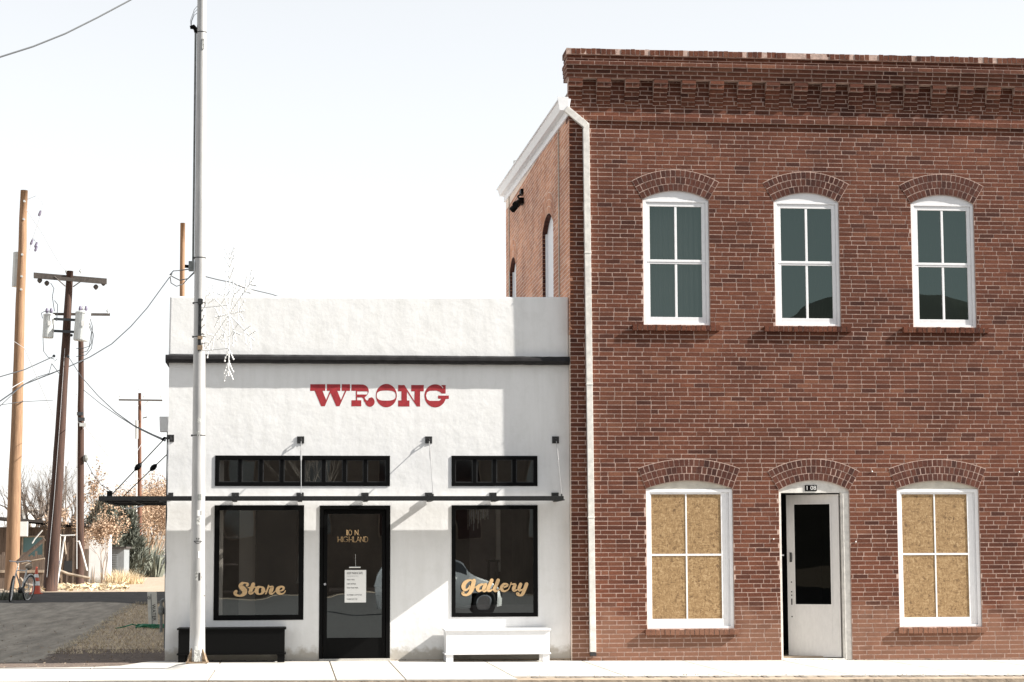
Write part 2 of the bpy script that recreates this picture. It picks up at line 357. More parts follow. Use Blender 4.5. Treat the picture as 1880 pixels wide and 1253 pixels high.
rows = [-3.5, -3, -2.2, -1.5, -.7, -.001]
rowsb = [0, .7, 1.5, 2.4, 3.4, 4.6, 6, 8, 10, 12.5, 15, 17.5, 20, 23, 26]
def interp(tab, y):
    if y <= tab[0][0]: return tab[0][1]
    for (a, xa), (c, xc) in zip(tab, tab[1:]):
        if y <= c: return xa+(xc-xa)*(y-a)/(c-a)
    return tab[-1][1]
rj = random.Random(8)
EDG = sorted([(q.y, q.x) for q in (gnd(px, py) for px, py in ((50, 1222), (95, 1205), (135, 1185), (175, 1160), (205, 1140), (235, 1118), (262, 1106), (300, 1096)))])
fine = []
for a, c in zip(rowsb, rowsb[1:]): fine += [a+(c-a)*k/6 for k in range(6)]
fine.append(26.0)
jit = {y: interp(EDG, y)+rj.uniform(-.12, .12) for y in fine+rows}
strips('alley', M['alley'], fine, lambda y: -40, lambda y: jit[y], .006)
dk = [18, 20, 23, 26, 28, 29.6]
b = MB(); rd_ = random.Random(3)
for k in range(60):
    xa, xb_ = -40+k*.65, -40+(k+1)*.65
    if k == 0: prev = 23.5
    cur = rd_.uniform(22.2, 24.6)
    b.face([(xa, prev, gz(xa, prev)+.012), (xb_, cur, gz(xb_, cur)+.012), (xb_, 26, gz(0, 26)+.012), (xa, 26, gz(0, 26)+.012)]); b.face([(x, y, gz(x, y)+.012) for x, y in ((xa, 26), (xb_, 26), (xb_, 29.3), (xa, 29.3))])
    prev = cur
tag(b.build('painted_shade_strip', M['ditchshade']), kind='structure')  # dark sheet across the far alley, shade painted as ground colour
brown = [y for y in fine if y <= 5.0]
jb = {y: -1.7 for y in fine+rows}
b = MB()
def brow(ylist):
    for y0, y1 in zip(ylist, ylist[1:]):
        e = [gz(-3, y0+1e-5)+.004, gz(-3, y1-1e-5)+.004]
        b.face([(-40, y0, e[0]), (-1.7, y0, e[0]), (-1.7, y1, e[1]), (-40, y1, e[1])])
brow([-4.55, -3, -1.5, -.0005]); brow([0, 2, 3.6])
tag(b.build('dirt_verge', M['wetdirt']), kind='structure')

# ------------------------------------------------------------------ brick building
YB = -.19; X0 = 3.97; XR = 15.2
class Fr:
    def __init__(s, o, ex, n): s.o = Vector(o); s.ex = Vector(ex); s.n = Vector(n)
    def __call__(s, a, z, d): return s.o+s.ex*a+V(0, 0, z)+s.n*d
FF = Fr((0, YB, 0), (1, 0, 0), (0, -1, 0))
FS = Fr((X0, 0, 0), (0, -1, 0), (-1, 0, 0))
rb = random.Random(5)
def brick(mb, F, a0, a1, z0, z1, p, back=.05, mi=0, j=.0016):
    q = lambda: rb.uniform(-j, j)
    t = rb.uniform(.0004, .0018)
    f = [F(a0+q(), z0+q(), p+t+q()*.12), F(a1+q(), z0+q(), p+t+q()*.12), F(a1+q(), z1+q(), p+t+q()*.12), F(a0+q(), z1+q(), p+t+q()*.12)]
    k = [F(a0, z0, p-back), F(a1, z0, p-back), F(a1, z1, p-back), F(a0, z1, p-back)]
    n = len(mb.v); mb.v += f+k
    for fc in ((0,1,2,3), (4,5,1,0), (3,2,6,7), (4,0,3,7), (1,5,6,2)): mb.f.append(tuple(n+i for i in fc)); mb.m.append(mi)
class Arch:
    def __init__(s, x0, x1, zb, zs, za, T=.31):
        s.x0, s.x1, s.zb, s.zs, s.za, s.T = x0, x1, zb, zs, za, T
        s.c = (x0+x1)/2; w = x1-x0; h = za-zs; s.R = (w*w/4+h*h)/(2*h); s.cz = za-s.R; s.th = math.asin(w/2/s.R)
    def cut(s, z):
        if z < s.zb: return None
        if z < s.zs: return (s.x0-.004, s.x1+.004)
        Ro = s.R+s.T; zo = s.cz+Ro*math.cos(s.th)
        if z < zo: h = (z-s.cz)*math.tan(s.th)
        elif z < s.cz+Ro: h = math.sqrt(Ro*Ro-(z-s.cz)**2)
        else: return None
        return (s.c-h-.008, s.c+h+.008)
    def zin(s, x):
        x = min(max(x, s.x0), s.x1); return s.cz+math.sqrt(max(0, s.R**2-(x-s.c)**2))
    def ring(s, F, mb, p=.0055):
        n = 24
        for i in range(n):
            a0 = -s.th+2*s.th*i/n; a1 = -s.th+2*s.th*(i+1)/n; r0, r1 = s.R, s.R+s.T+.004
            mb.face([F(s.c+r*math.sin(a), s.cz+r*math.cos(a), .0036) for r, a in ((r0, a0), (r0, a1), (r1, a1), (r1, a0))], 1)
        for k in range(3):
            r0 = s.R+k*s.T/3+.004; r1 = s.R+(k+1)*s.T/3-.006
            n = round(2*s.th*(r0+r1)/2/.073)
            sh = rb.uniform(0, .2)
            for i in range(n):
                a0 = -s.th+2*s.th*i/n; a1 = -s.th+2*s.th*(i+1)/n; g_ = .0055/r0
                a0 += g_+rb.uniform(-.002, .002); a1 -= g_+rb.uniform(-.002, .002); t = p+rb.uniform(-.001, .002)
                c4 = [(s.c+r*math.sin(a), s.cz+r*math.cos(a)) for r, a in ((r0, a0), (r0, a1), (r1, a1), (r1, a0))]
                m_ = len(mb.v); mb.v += [F(x, z, t) for x, z in c4]+[F(x, z, t-.09 if k == 0 else t-.03) for x, z in c4]
                for fc in ((0,1,2,3), (4,5,1,0), (3,2,6,7), (4,0,3,7), (1,5,6,2)): mb.f.append(tuple(m_+q for q in fc)); mb.m.append(0)
def sub(segs, cut):
    o = []
    for a, c in segs:
        if cut[1] <= a or cut[0] >= c: o.append((a, c)); continue
        if cut[0] > a: o.append((a, cut[0]))
        if cut[1] < c: o.append((cut[1], c))
    return o
def course(mb, F, z0, h, s0, s1, p, off, arches=(), L=.203, j=.0108, cuts=()):
    zc = z0+h/2; segs = [(s0, s1)]
    for A in arches:
        ca, cb_ = A.cut(z0+.004), A.cut(z0+h-.004)
        if A.zb <= zc and ca and cb_: segs = sub(segs, (max(ca[0], cb_[0]), min(ca[1], cb_[1])))
        elif A.zb <= zc and zc < A.zs and A.cut(zc): segs = sub(segs, A.cut(zc))
    for c in cuts: segs = sub(segs, c)
    x = s0-off
    bks = []
    while x < s1:
        l = L+rb.uniform(-.006, .006)
        if rb.random() < .06: l = .098
        bks.append((x, x+l)); x += l+j+rb.uniform(-.002, .003)
    for a, c in bks:
        for u, w in segs:
            q0, q1 = max(a, u), min(c, w)
            if q1-q0 > .02: brick(mb, F, q0, q1, z0+j/2, z0+h-j/2, p)
def wallsheet(mb, F, s0, s1, z0, z1, arches, d, mi=1, holes=(), reveal=0, rmi=None):
    rmi = mi if rmi is None else rmi
    hs_ = [(A.x0, A.x1, A.zb, A.za) for A in arches]+list(holes)
    sx = sorted({s0, s1}|{v for h in hs_ for v in h[:2]}); sz = sorted({z0, z1}|{v for h in hs_ for v in h[2:]})
    for a, c in zip(sx, sx[1:]):
        for e, f in zip(sz, sz[1:]):
            mx_, mz = (a+c)/2, (e+f)/2
            if any(h[0] < mx_ < h[1] and h[2] < mz < h[3] for h in hs_): continue
            mb.face([F(a, e, d), F(c, e, d), F(c, f, d), F(a, f, d)], mi)
    for A in arches:
        n = 24
        for i in range(n):
            a = A.x0+(A.x1-A.x0)*i/n; c = A.x0+(A.x1-A.x0)*(i+1)/n
            mb.face([F(a, A.zin(a), d), F(c, A.zin(c), d), F(c, A.za, d), F(a, A.za, d)], mi)
            if reveal: mb.face([F(a, A.zin(a), d), F(a, A.zin(a), d-reveal), F(c, A.zin(c), d-reveal), F(c, A.zin(c), d)], rmi)
    if reveal:
        for h in hs_:
            zt = h[3] if h in holes else None
            top = zt if zt else [A.zs for A in arches if A.x0 == h[0]][0]
            for x_, sg in ((h[0], 1), (h[1], -1)):
                nn = max(1, int((top-h[2])/.064)) if rmi != mi else 1
                for k in range(nn):
                    za_, zb_ = h[2]+(top-h[2])*k/nn, h[2]+(top-h[2])*(k+1)/nn-(.008 if rmi != mi else 0)
                    mb.face([F(x_, za_, d), F(x_, za_, d-reveal), F(x_, zb_, d-reveal), F(x_, zb_, d)], rmi)
            mb.face([F(h[0], h[2], d), F(h[1], h[2], d), F(h[1], h[2], d-reveal), F(h[0], h[2], d-reveal)], mi)
            if zt: mb.face([F(h[0], zt, d), F(h[0], zt, d-reveal), F(h[1], zt, d-reveal), F(h[1], zt, d)], mi)

def zat(y, px=1240): return at(px, y, YB).z
ZU = dict(b=zat(597), s=zat(367), a=zat(350.5)); ZL = dict(b=zat(1155), s=zat(897.5), a=zat(882.5))
UP = []
for a, c in ((1182, 1304), (1424, 1544), (1677, 1793)):
    UP.append(Arch(at(a, 590, YB).x, at(c, 590, YB).x, ZU['b'], ZU['s'], ZU['a']))
LO = []
for a, c in ((1188, 1348), (1651, 1802)):
    LO.append(Arch(at(a, 1100, YB).x, at(c, 1100, YB).x, ZL['b'], ZL['s'], ZL['a'], .31))
DR = Arch(at(1434, 1150, YB).x, at(1564, 1150, YB).x, -.02, ZL['s']-.02, ZL['a']+.005, .31)
ARC = UP+LO+[DR]
BLD = thing('brick_building', (7.5, YB, 0), 'two-storey red brick building with arched windows, dentil cornice and boarded ground floor', 'building')
mb = MB()
CH = .0642
ztop_main = zat(225)
z = -.04; k = 0
SILLZ = [(A, A.zb-.085) for A in UP+LO]
while z < ztop_main-.02:
    h = CH
    cuts = []
    for A in UP+LO:
        if A.zb-.085 <= z+h/2 < A.zb: cuts.append((A.x0-.17, A.x1+.13) if A in UP else (A.x0-.03, A.x1+.02))
    course(mb, FF, z, h, X0, XR, .0, (0 if k % 2 else .107)+rb.uniform(0, .012), ARC, cuts=cuts)
    z += h; k += 1
wallsheet(mb, FF, X0, XR, -.1, 8.6, ARC, -.001, 1, reveal=.16)
fw = mb.build('facade_wall', [M['brick'], M['mortar']], BLD)
# projecting string course and cornice
def band(name, rowsp):
    cb = MB(); kk = 0
    for (zb_, h, p, kind) in rowsp:
        xl = X0-p*.32
        # mortar core, from the wall plane out to just behind the faces
        cb.hexa([(xl, YB-p+.001, zb_), (XR, YB-p+.001, zb_), (xl, YB+.2, zb_), (XR, YB+.2, zb_), (xl, YB-p+.001, zb_+h-.0005), (XR, YB-p+.001, zb_+h-.0005), (xl, YB+.2, zb_+h-.0005), (XR, YB+.2, zb_+h-.0005)], 1)
        if kind == 'row':
            x = xl
            while x < XR:
                w = .062+rb.uniform(-.004, .004); t = rb.uniform(-.008, .005)
                brick(cb, FF, x, x+w, zb_+.006, zb_+h+t, p+rb.uniform(-.004, .006), .09, j=.003); x += w+.011
        else:
            course(cb, FF, zb_, h, xl, XR, p, (0 if kk % 2 else .107))
        # the return round the left corner
        course(cb, FS, zb_, h, -.1, -YB+p, p*.32, (0 if kk % 2 else .107)) if kind != 'row' else [brick(cb, FS, s_, s_+.06, zb_+.006, zb_+h, p*.32, .05) for s_ in (-.09, -.02, .05, .12, .19, .26)]
        kk += 1
    return cb
H = lambda y: zat(y)
sc_ = band('string', [(H(225), H(216)-H(225), .036, 'c')]); sc_.build('string_course', [M['brick'], M['mortar']], BLD)
zb150 = H(150)
hh = (H(121)-zb150)/4
rowsp = [(zb150, hh, .135, 'c'), (zb150+hh, hh, .15, 'c'), (zb150+2*hh, hh, .17, 'c'), (zb150+3*hh, hh, .19, 'c')]
z121 = H(121); h2 = (H(109)-z121)/2
rowsp += [(z121, h2, .12, 'c'), (z121+h2, h2, .125, 'c'), (H(109), H(98.5)-H(109), .18, 'row')]
cb = band('cornice', rowsp)
zz = H(225)+(H(216)-H(225)); kk = 0
while zz < zb150-.02:
    course(cb, FF, zz, min(CH, zb150-zz), X0, XR, 0, (0 if kk % 2 else .107)); zz += CH; kk += 1
dp = .4195; dx = X0-.02
i = 0
while dx+i*dp < XR:
    a = dx+i*dp
    for q in range(6):
        p = [.13, .115, .075, .05, .032, .016][q]; z1 = zb150-q*.062; w = .204
        cb.hexa([FF(a, z1-.062, -.05), FF(a+w, z1-.062, -.05), FF(a, z1-.062, p-.002), FF(a+w, z1-.062, p-.002), FF(a, z1-.0005, -.05), FF(a+w, z1-.0005, -.05), FF(a, z1-.0005, p-.002), FF(a+w, z1-.0005, p-.002)], 1)
        if q % 2 == 0: brick(cb, FF, a+rb.uniform(-.003, .003), a+w, z1-.057, z1-.005, p)
        else:
            brick(cb, FF, a, a+.097, z1-.057, z1-.005, p); brick(cb, FF, a+.107, a+w, z1-.057, z1-.005, p)
    i += 1
cb.build('cornice', [M['brick'], M['mortar']], BLD)

# side wall towards the shop roof, with gutter
GF = atX(1036, 187, 3.86); GR = atX(922, 346, 3.86)
YR = atX(929, 450, X0).y
def ztopside(y): return GF.z+(GR.z-GF.z)*(y-GF.y)/(GR.y-GF.y)-.16
def sidearch(p0, p1, zs_y, za_y, px):
    y0 = atX(p0, 500, X0).y; y1 = atX(p1, 500, X0).y
    return Arch(-max(y0, y1), -min(y0, y1), 4.9, atX(px, zs_y, X0).z, atX(px, za_y, X0).z, .33)
SA = [sidearch(996, 1016, 412, 386, 1011), sidearch(936, 947.5, 488, 467, 946)]
mb = MB(); z = 4.7; k = 0
while z < 8.3:
    yy = -YB
    # keep below the sloping gutter
    lim = None
    for t in range(200):
        y = -.19+t*.05
        if ztopside(y)+.14 < z+CH: lim = y; break
    s_start = -YR if lim is None else -min(lim, YR)
    if s_start < .15: course(mb, FS, z, CH, s_start, -YB-.0, 0, (0 if k % 2 else .107), SA)
    z += CH; k += 1
wallsheet(mb, FS, -YR, -YB-.001, -.1, 7.1, SA, -.001, 1, reveal=.12, rmi=2)
# sloping top of the backing
mb.face([FS(-YR, 7.1, -.0006), FS(-YB-.001, 7.1, -.0006), FS(-YB-.001, ztopside(YB)+.05, -.0006), FS(-YR, ztopside(YR)+.05, -.0006)], 1)
# rear and roof, right side
mb.face([(X0, YR, -.1), (XR, YR, -.1), (XR, YR, ztopside(YR)+.2), (X0, YR, ztopside(YR)+.2)], 1)
mb.face([(X0, YR, ztopside(YR)+.05), (XR, YR, ztopside(YR)+.05), (XR, YB+.02, 8.3), (X0, YB+.02, 8.3)], 1)
mb.face([(XR, YR, -.1), (XR, YB, -.1), (XR, YB, 8.9), (XR, YR, ztopside(YR)+.2)], 1)
mb.build('side_wall', [M['brick_side'], M['mortar_side'], M['brick_arch']], BLD)
for A in SA: ring = MB(); A.ring(FS, ring); ring.build('side_window_arch', [M['brick_side'], M['mortar_side']], BLD)
# narrow return of the front wall beside the shop (front colour brick)
fl = MB(); fl.face([(X0+.02, YB+.21, 8.9), (XR, YB+.21, 8.9), (XR, YB+.21, 8.2), (X0+.02, YB+.21, 8.2)], 1); fl.build('parapet_back', [M['brick'], M['mortar']], BLD)
for n_, A in enumerate(SA):
    w = MB(); xx = X0+.05
    w.face([(xx+.03, -A.x1, 4.9), (xx+.03, -A.x0, 4.9), (xx+.03, -A.x0, A.za+.02), (xx+.03, -A.x1, A.za+.02)])
    w.box(xx, xx+.04, -A.x1-0.0, -A.x1+.0+.07, 4.9, A.zs); w.box(xx, xx+.04, -A.x0-.07, -A.x0, 4.9, A.zs)
    w.build('side_window', M['white'], BLD)

def bar_frame(mb, x0, x1, z0, z1, w, y0, y1, wt=None, wb=None):
    wt = wt or w; wb = wb or w
    mb.box(x0, x0+w, y0, y1, z0, z1); mb.box(x1-w, x1, y0, y1, z0, z1)
    mb.box(x0+w, x1-w, y0, y1, z1-wt, z1); mb.box(x0+w, x1-w, y0, y1, z0, z0+wb)
def lunette(mb, A, z0, yf, yb_, inset=.0, mi=0):
    n = 20
    for i in range(n):
        a = A.x0+(A.x1-A.x0)*i/n; c = A.x0+(A.x1-A.x0)*(i+1)/n
        mb.face([(a, yf, z0), (c, yf, z0), (c, yf, A.zin(c)-.002), (a, yf, A.zin(a)-.002)], mi)
    mb.face([(A.x0, yf, z0), (A.x1, yf, z0), (A.x1, yb_, z0), (A.x0, yb_, z0)], mi)
def sill(A, par, name='brick_sill', l=.17, r=.13):
    s_ = MB(); x = A.x0-l; 
    s_.hexa([(A.x0-l+.004, YB-.048, A.zb-.084), (A.x1+r-.004, YB-.048, A.zb-.084), (A.x0-l+.004, YB+.15, A.zb-.084), (A.x1+r-.004, YB+.15, A.zb-.084), (A.x0-l+.004, YB-.044, A.zb-.012), (A.x1+r-.004, YB-.044, A.zb-.012), (A.x0-l+.004, YB+.15, A.zb-.004), (A.x1+r-.004, YB+.15, A.zb-.004)], 1)
    while x < A.x1+r-.03:
        w = .062+rb.uniform(-.003, .003); brick(s_, FF, x, x+w, A.zb-.086, A.zb-.006+rb.uniform(-.006, .003), .056+rb.uniform(-.005, .006), .1, j=.003); x += w+.010
    s_.build(name, [M['brick'], M['mortar']], par)
for A in UP:
    fr = MB(); yf = YB+.018
    lunette(fr, A, A.zs-.005, yf+.006, yf+.05)
    bar_frame(fr, A.x0+.003, A.x1-.003, A.zb+.002, A.zs-.006, .045, yf, yf+.06, .03, .03)
    f = fr.build('window', M['white'], BLD, bevel=.003)
    sa = MB(); zb_, zt = A.zb+.034, A.zs-.038; x0, x1 = A.x0+.05, A.x1-.05; zm = (zb_+zt)/2+.01
    y0 = yf+.012
    bar_frame(sa, x0, x1, zm-.004, zt, .055, y0, y0+.035, .06, .036)
    bar_frame(sa, x0, x1, zb_, zm-.005, .055, y0+.006, y0+.041, .026, .085)
    cx = (x0+x1)/2
    sa.box(cx-.017, cx+.017, y0+.004, y0+.03, zm+.0325, zt-.0605); sa.box(cx-.017, cx+.017, y0+.01, y0+.036, zb_+.0855, zm-.0315)
    sa.build('sash', M['white'], f, bevel=.003)
    pn = MB(); pn.face([(x0+.05, y0+.022, zm), (x1-.05, y0+.022, zm), (x1-.05, y0+.022, zt-.05), (x0+.05, y0+.022, zt-.05)])
    pn.face([(x0+.05, y0+.028, zb_+.05), (x1-.05, y0+.028, zb_+.05), (x1-.05, y0+.028, zm-.01), (x0+.05, y0+.028, zm-.01)])
    pn.build('pane', M['glass_up'], f)
    cu = MB(); n = 60; pv = None; rc = random.Random(int(A.c*10))
    for i in range(n):
        p_ = (A.x0+(A.x1-A.x0)*i/(n-1), YB+.24+(.012 if A is UP[0] else .001)*math.sin(i*1.3+rc.random()*1.5))
        if pv: cu.face([(pv[0], pv[1], A.zb), (p_[0], p_[1], A.zb), (p_[0], p_[1], A.za), (pv[0], pv[1], A.za)])
        pv = p_
    cu.build('curtain', M['curtain'] if A is UP[0] else M['dark'], f)
    ar = MB(); A.ring(FF, ar); ar.build('brick_arch', [M['brick_arch'], M['mortar']], f)
    sill(A, f)
for A in LO:
    fr = MB(); yf = YB+.02
    bar_frame(fr, A.x0+.003, A.x1-.003, A.zb+.002, A.zs-.006, .05, yf, yf+.07, .05, .035)
    f = fr.build('boarded_window', M['white'], BLD, bevel=.003)
    lu = MB(); lunette(lu, A, A.zs-.004, yf+.012, yf+.06); lu.build('fanlight_board', M['cream'], f)
    sa = MB(); x0, x1 = A.x0+.056, A.x1-.056-.03; zb_, zt = A.zb+.04, A.zs-.058; zm = (zb_+zt)/2+.06; y0 = yf+.014
    sa.box(x1+.001, A.x1-.054, y0+.012, y0+.05, zb_, zt)
    bar_frame(sa, x0, x1, zb_, zt, .022, y0, y0+.04, .022, .10); cx = (x0+x1)/2
    sa.box(x1-.085, x1-.0225, y0+.001, y0+.04, zb_+.101, zt-.0225)
    sa.box(x0+.0225, x1-.0855, y0+.002, y0+.009, zm-.014, zm+.014)
    cx = (x0+.022+x1-.085)/2
    sa.box(cx-.011, cx+.011, y0+.004, y0+.009, zm+.0145, zt-.0225); sa.box(cx-.011, cx+.011, y0+.004, y0+.009, zb_+.1005, zm-.0145)
    sa.build('sash', M['white'], f, bevel=.002)
    bo = MB(); bo.box(x0+.01, x1-.02, y0+.0095, y0+.022, zb_+.05, zt-.01); bo.build('strand_board', M['osb'], f)
    ar = MB(); A.ring(FF, ar); ar.build('brick_arch', [M['brick_arch'], M['mortar']], f)
    sill(A, f, l=.03, r=.02)
# entrance
A = DR; gl = sw(7.5)
fr = MB(); yf = YB+.03
zh = at(1490, 905, YB).z
lunette(fr, A, zh, yf, yf+.14)
fr.box(A.x0+.002, A.x0+.035, yf, yf+.16, gl, zh-.001)
fr.box(A.x1-.118, A.x1-.095, yf+.004, yf+.16, gl, zh-.001); fr.box(A.x1-.095, A.x1-.002, yf-.012, yf+.10, gl, zh-.001)
fr.box(A.x0, A.x1, yf-.01, yf+.22, gl-.02, gl+.022)
E_ = fr.build('entrance', M['white_old'], BLD, bevel=.003)
ar = MB(); A.ring(FF, ar); ar.build('brick_arch', [M['brick_arch'], M['mortar']], E_)
lf = MB(); hx, hy = A.x1-.125, yf+.08; ang = R(27); wl = .775; ux, uy = -math.cos(ang), math.sin(ang)
def leaf(u, z, d): return V(hx+ux*u+uy*0-d*math.sin(ang)*-1*0, hy+uy*u, z)+V(-math.sin(ang), -math.cos(ang), 0)*d
def lbox(mb, u0, u1, z0, z1, d0, d1, mi=0): mb.hexa([leaf(u, z, d) for z in (z0, z1) for d in (d0, d1) for u in (u0, u1)], mi)
zt = zh-.02; zb0 = gl+.035
lz0 = at(1490, 1110, YB+.2).z; lz1 = at(1490, 926, YB+.2).z
lbox(lf, 0, .12, zb0, zt, 0, .045); lbox(lf, wl-.11, wl, zb0, zt, 0, .045); lbox(lf, .12, wl-.11, lz1, zt, 0, .045); lbox(lf, .12, wl-.11, zb0, lz0, 0, .045)
for u0, u1, z0, z1 in ((.11, .13, lz0, lz1), (wl-.12, wl-.10, lz0, lz1), (.11, wl-.10, lz1, lz1+.02), (.11, wl-.10, lz0-.02, lz0)): lbox(lf, u0, u1, z0, z1, .0455, .055)
lf.build('door_leaf', M['doorw'], E_, bevel=.002)
pn = MB(); pn.face([leaf(.12, lz0, .02), leaf(wl-.11, lz0, .02), leaf(wl-.11, lz1, .02), leaf(.12, lz1, .02)]); pn.build('pane', M['glass_door'], E_)
hd = MB(); lbox(hd, wl-.075, wl-.04, 1.42, 1.56, .0455, .052); lbox(hd, wl-.078, wl-.066, 1.46, 1.53, .0518, .09); hd.build('handle', M['steel'], E_)
hd = MB(); hd.box(A.x0+.034, A.x0+.075, yf+.03, yf+.05, 1.51, 1.53); hd.build('latch_plate', M['zinc'], E_)
for zc, zh_ in ((1.12, .018), (.98, .018), (.93, .018), (.80, .09), (.62, .018)): hd = MB(); lbox(hd, wl-.07, wl-.053, zc, zc+zh_, .0455, .0475); hd.build('lock_hole', M['black'], E_)
def text_part(txt, size, loc, matl, name, parent, sx=1, ext=.0008, align='CENTER', rotz=0, roll=0):
    cu = bpy.data.curves.new('t', 'FONT'); cu.body = txt; cu.size = size; cu.align_x = align; cu.align_y = 'CENTER'; cu.extrude = ext; cu.resolution_u = 3
    o = bpy.data.objects.new('t', cu); COL.objects.link(o); dg = bpy.context.evaluated_depsgraph_get(); dg.update()
    me = bpy.data.meshes.new_from_object(o.evaluated_get(dg)); bpy.data.objects.remove(o)
    T = Matrix.Rotation(rotz, 4, 'Z') @ Matrix.Rotation(R(90), 4, 'X') @ Matrix.Rotation(roll, 4, 'Z') @ Matrix.Diagonal((sx, 1, 1, 1)); me.transform(T)
    me.transform(Matrix.Translation(Vector(loc)-ROOT(parent))); me.materials.clear(); me.materials.append(matl)
    q = bpy.data.objects.new(name, me); COL.objects.link(q); q.parent = parent; return q
pl = MB(); c = at(1488.5, 896.5, yf); pl.box(c.x-.088, c.x+.088, yf-.008, yf-.001, c.z-.043, c.z+.043); pl.build('number_plate', M['black'], E_, bevel=.002)
text_part('1 08', .085, (c.x, yf-.009, c.z), M['reflect'], 'number', E_, 1.05, .001)
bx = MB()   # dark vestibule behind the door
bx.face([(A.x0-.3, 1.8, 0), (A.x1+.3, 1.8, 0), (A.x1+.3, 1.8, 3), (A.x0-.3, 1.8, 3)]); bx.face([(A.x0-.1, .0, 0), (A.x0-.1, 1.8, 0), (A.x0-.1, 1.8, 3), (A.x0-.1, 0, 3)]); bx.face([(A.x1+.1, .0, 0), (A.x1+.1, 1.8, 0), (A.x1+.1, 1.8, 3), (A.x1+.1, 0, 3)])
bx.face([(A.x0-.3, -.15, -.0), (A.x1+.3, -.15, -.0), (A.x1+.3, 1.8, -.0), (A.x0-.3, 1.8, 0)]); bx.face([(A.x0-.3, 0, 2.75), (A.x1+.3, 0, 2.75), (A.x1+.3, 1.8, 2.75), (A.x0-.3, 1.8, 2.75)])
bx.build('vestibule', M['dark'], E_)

# gutter, downspout
gt = MB()
def gsec(y, z): return [(X0-.005, z-.02), (3.86, z-.02), (3.82, z+.10), (3.80, z+.10), (3.80, z+.12), (X0+.02, z+.12)]
s0 = gsec(YB-.05, GF.z-.02+0); s1 = gsec(YR+.1, GR.z-.05)
ya, yb2 = YB-.05, YR+.1
for (a, b2), (c, d) in zip(zip(s0, s0[1:]+s0[:1]), zip(s1, s1[1:]+s1[:1])):
    gt.face([(a[0], ya, a[1]), (b2[0], ya, b2[1]), (d[0], yb2, d[1]), (c[0], yb2, c[1])])
gt.face([(p[0], ya, p[1]) for p in s0]); gt.face([(p[0], yb2, p[1]) for p in s1])
za, zb2 = GF.z-.02, GR.z-.05
gt.hexa([(X0-.03, ya+.04, za-.13), (X0+.0, ya+.04, za-.13), (X0-.03, yb2, zb2-.13), (X0, yb2, zb2-.13), (X0-.03, ya+.04, za-.021), (X0, ya+.04, za-.021), (X0-.03, yb2, zb2-.021), (X0, yb2, zb2-.021)])
gt.hexa([(3.82, ya-.03, za-.06), (3.95, ya-.03, za-.06), (3.82, ya+.0, za-.06), (3.95, ya+.0, za-.06), (3.79, ya-.03, za+.14), (3.95, ya-.03, za+.14), (3.79, ya, za+.14), (3.95, ya, za+.14)])
GT = gt.build('gutter', M['white'], BLD)
dn = MB()
A1 = at(1040, 206, YB-.06); A2 = at(1076, 231, YB-.05); A3 = at(1088.5, 1198, YB-.04)
def sq(mb, p, q, w, dpt):
    t = (q-p).normalized(); sd_ = t.cross(V(0, -1, 0)).normalized()
    mb.hexa([c+sd_*sx*w/2+V(0, sy*dpt/2, 0) for c in (p, q) for sy in (-1, 1) for sx in (-1, 1)])
sq(dn, V(A1.x-.01, YB-.05, A1.z+.05), V(A2.x, YB-.045, A2.z), .095, .075)
zend = A3.z; XD = A3.x+.0; 
z0_ = A2.z+.035; xx0 = A2.x-.002
segs = 4
for i in range(segs):
    za_ = z0_+(zend-z0_)*i/segs; zb_ = z0_+(zend-z0_)*(i+1)/segs
    xa = xx0+(XD-xx0)*i/segs; xb = xx0+(XD-xx0)*(i+1)/segs
    sq(dn, V(xa, YB-.04, za_), V(xb, YB-.04, zb_+.004), .09-.001*i, .068-.001*i)
    if i: dn.box(xa-.049, xa+.049, YB-.078, YB-.003, za_-.012, za_+.012)
dn.build('downspout', M['white_old'], GT, bevel=.004)
sh = MB(); sh.box(XD-.04, XD+.045, YB-.075, YB-.005, zend-.05, zend-.005); sh.build('downspout_shoe', M['dark'], GT)
# security lamp and conduit on the side wall, roof vent
lp = MB(); q = atX(960, 352, X0); q2 = atX(961, 372, X0)
lp.box(X0-.05, X0, q.y-.12, q.y+.12, q.z-.06, q.z+.03); lp.tube([(X0-.04, q.y, q.z-.05), (X0-.1, q.y-.1, (q.z+q2.z)/2), (X0-.08, q2.y, q2.z+.06)], .015, 6)
for dy in (-.16, .16): lp.tube([(X0-.02, q2.y+dy*.4, q2.z+.02), (X0-.10, q2.y+dy, q2.z-.03), (X0-.17, q2.y+dy*1.6, q2.z-.09)], [.03, .05, .06], 10)
lp.box(X0-.09, X0, q2.y-.1, q2.y+.1, q2.z-.04, q2.z+.07); lp.build('security_light', M['black'], BLD)
for px in (1028, 936):
    cd_ = MB()
    a = atX(px, 500, X0)
    cd_.tube([(X0-.012, a.y, 5.0), (X0-.012, a.y, ztopside(a.y)+.05)], .011, 6)
    cd_.build('wall_conduit', M['cream'], BLD)
vt = MB(); q = atX(931, 330, X0+.15); vt.tube([(X0+.2, YR-.3, q.z-.5), (X0+.2, YR-.3, q.z+.02)], .06, 12); vt.tube([(X0+.2, YR-.3, q.z+.02), (X0+.2, YR-.3, q.z+.08)], .09, 12); vt.build('roof_vent', M['can'], BLD)
# small wall fixings
for px, py in ((1601, 866), (1871, 867), (1420, 990), (1571, 995)):
    fx = MB(); c = at(px, py, YB); fx.ball((c.x, YB-.006, c.z), .011, 8); fx.build('wall_anchor', M['reflect'], BLD)

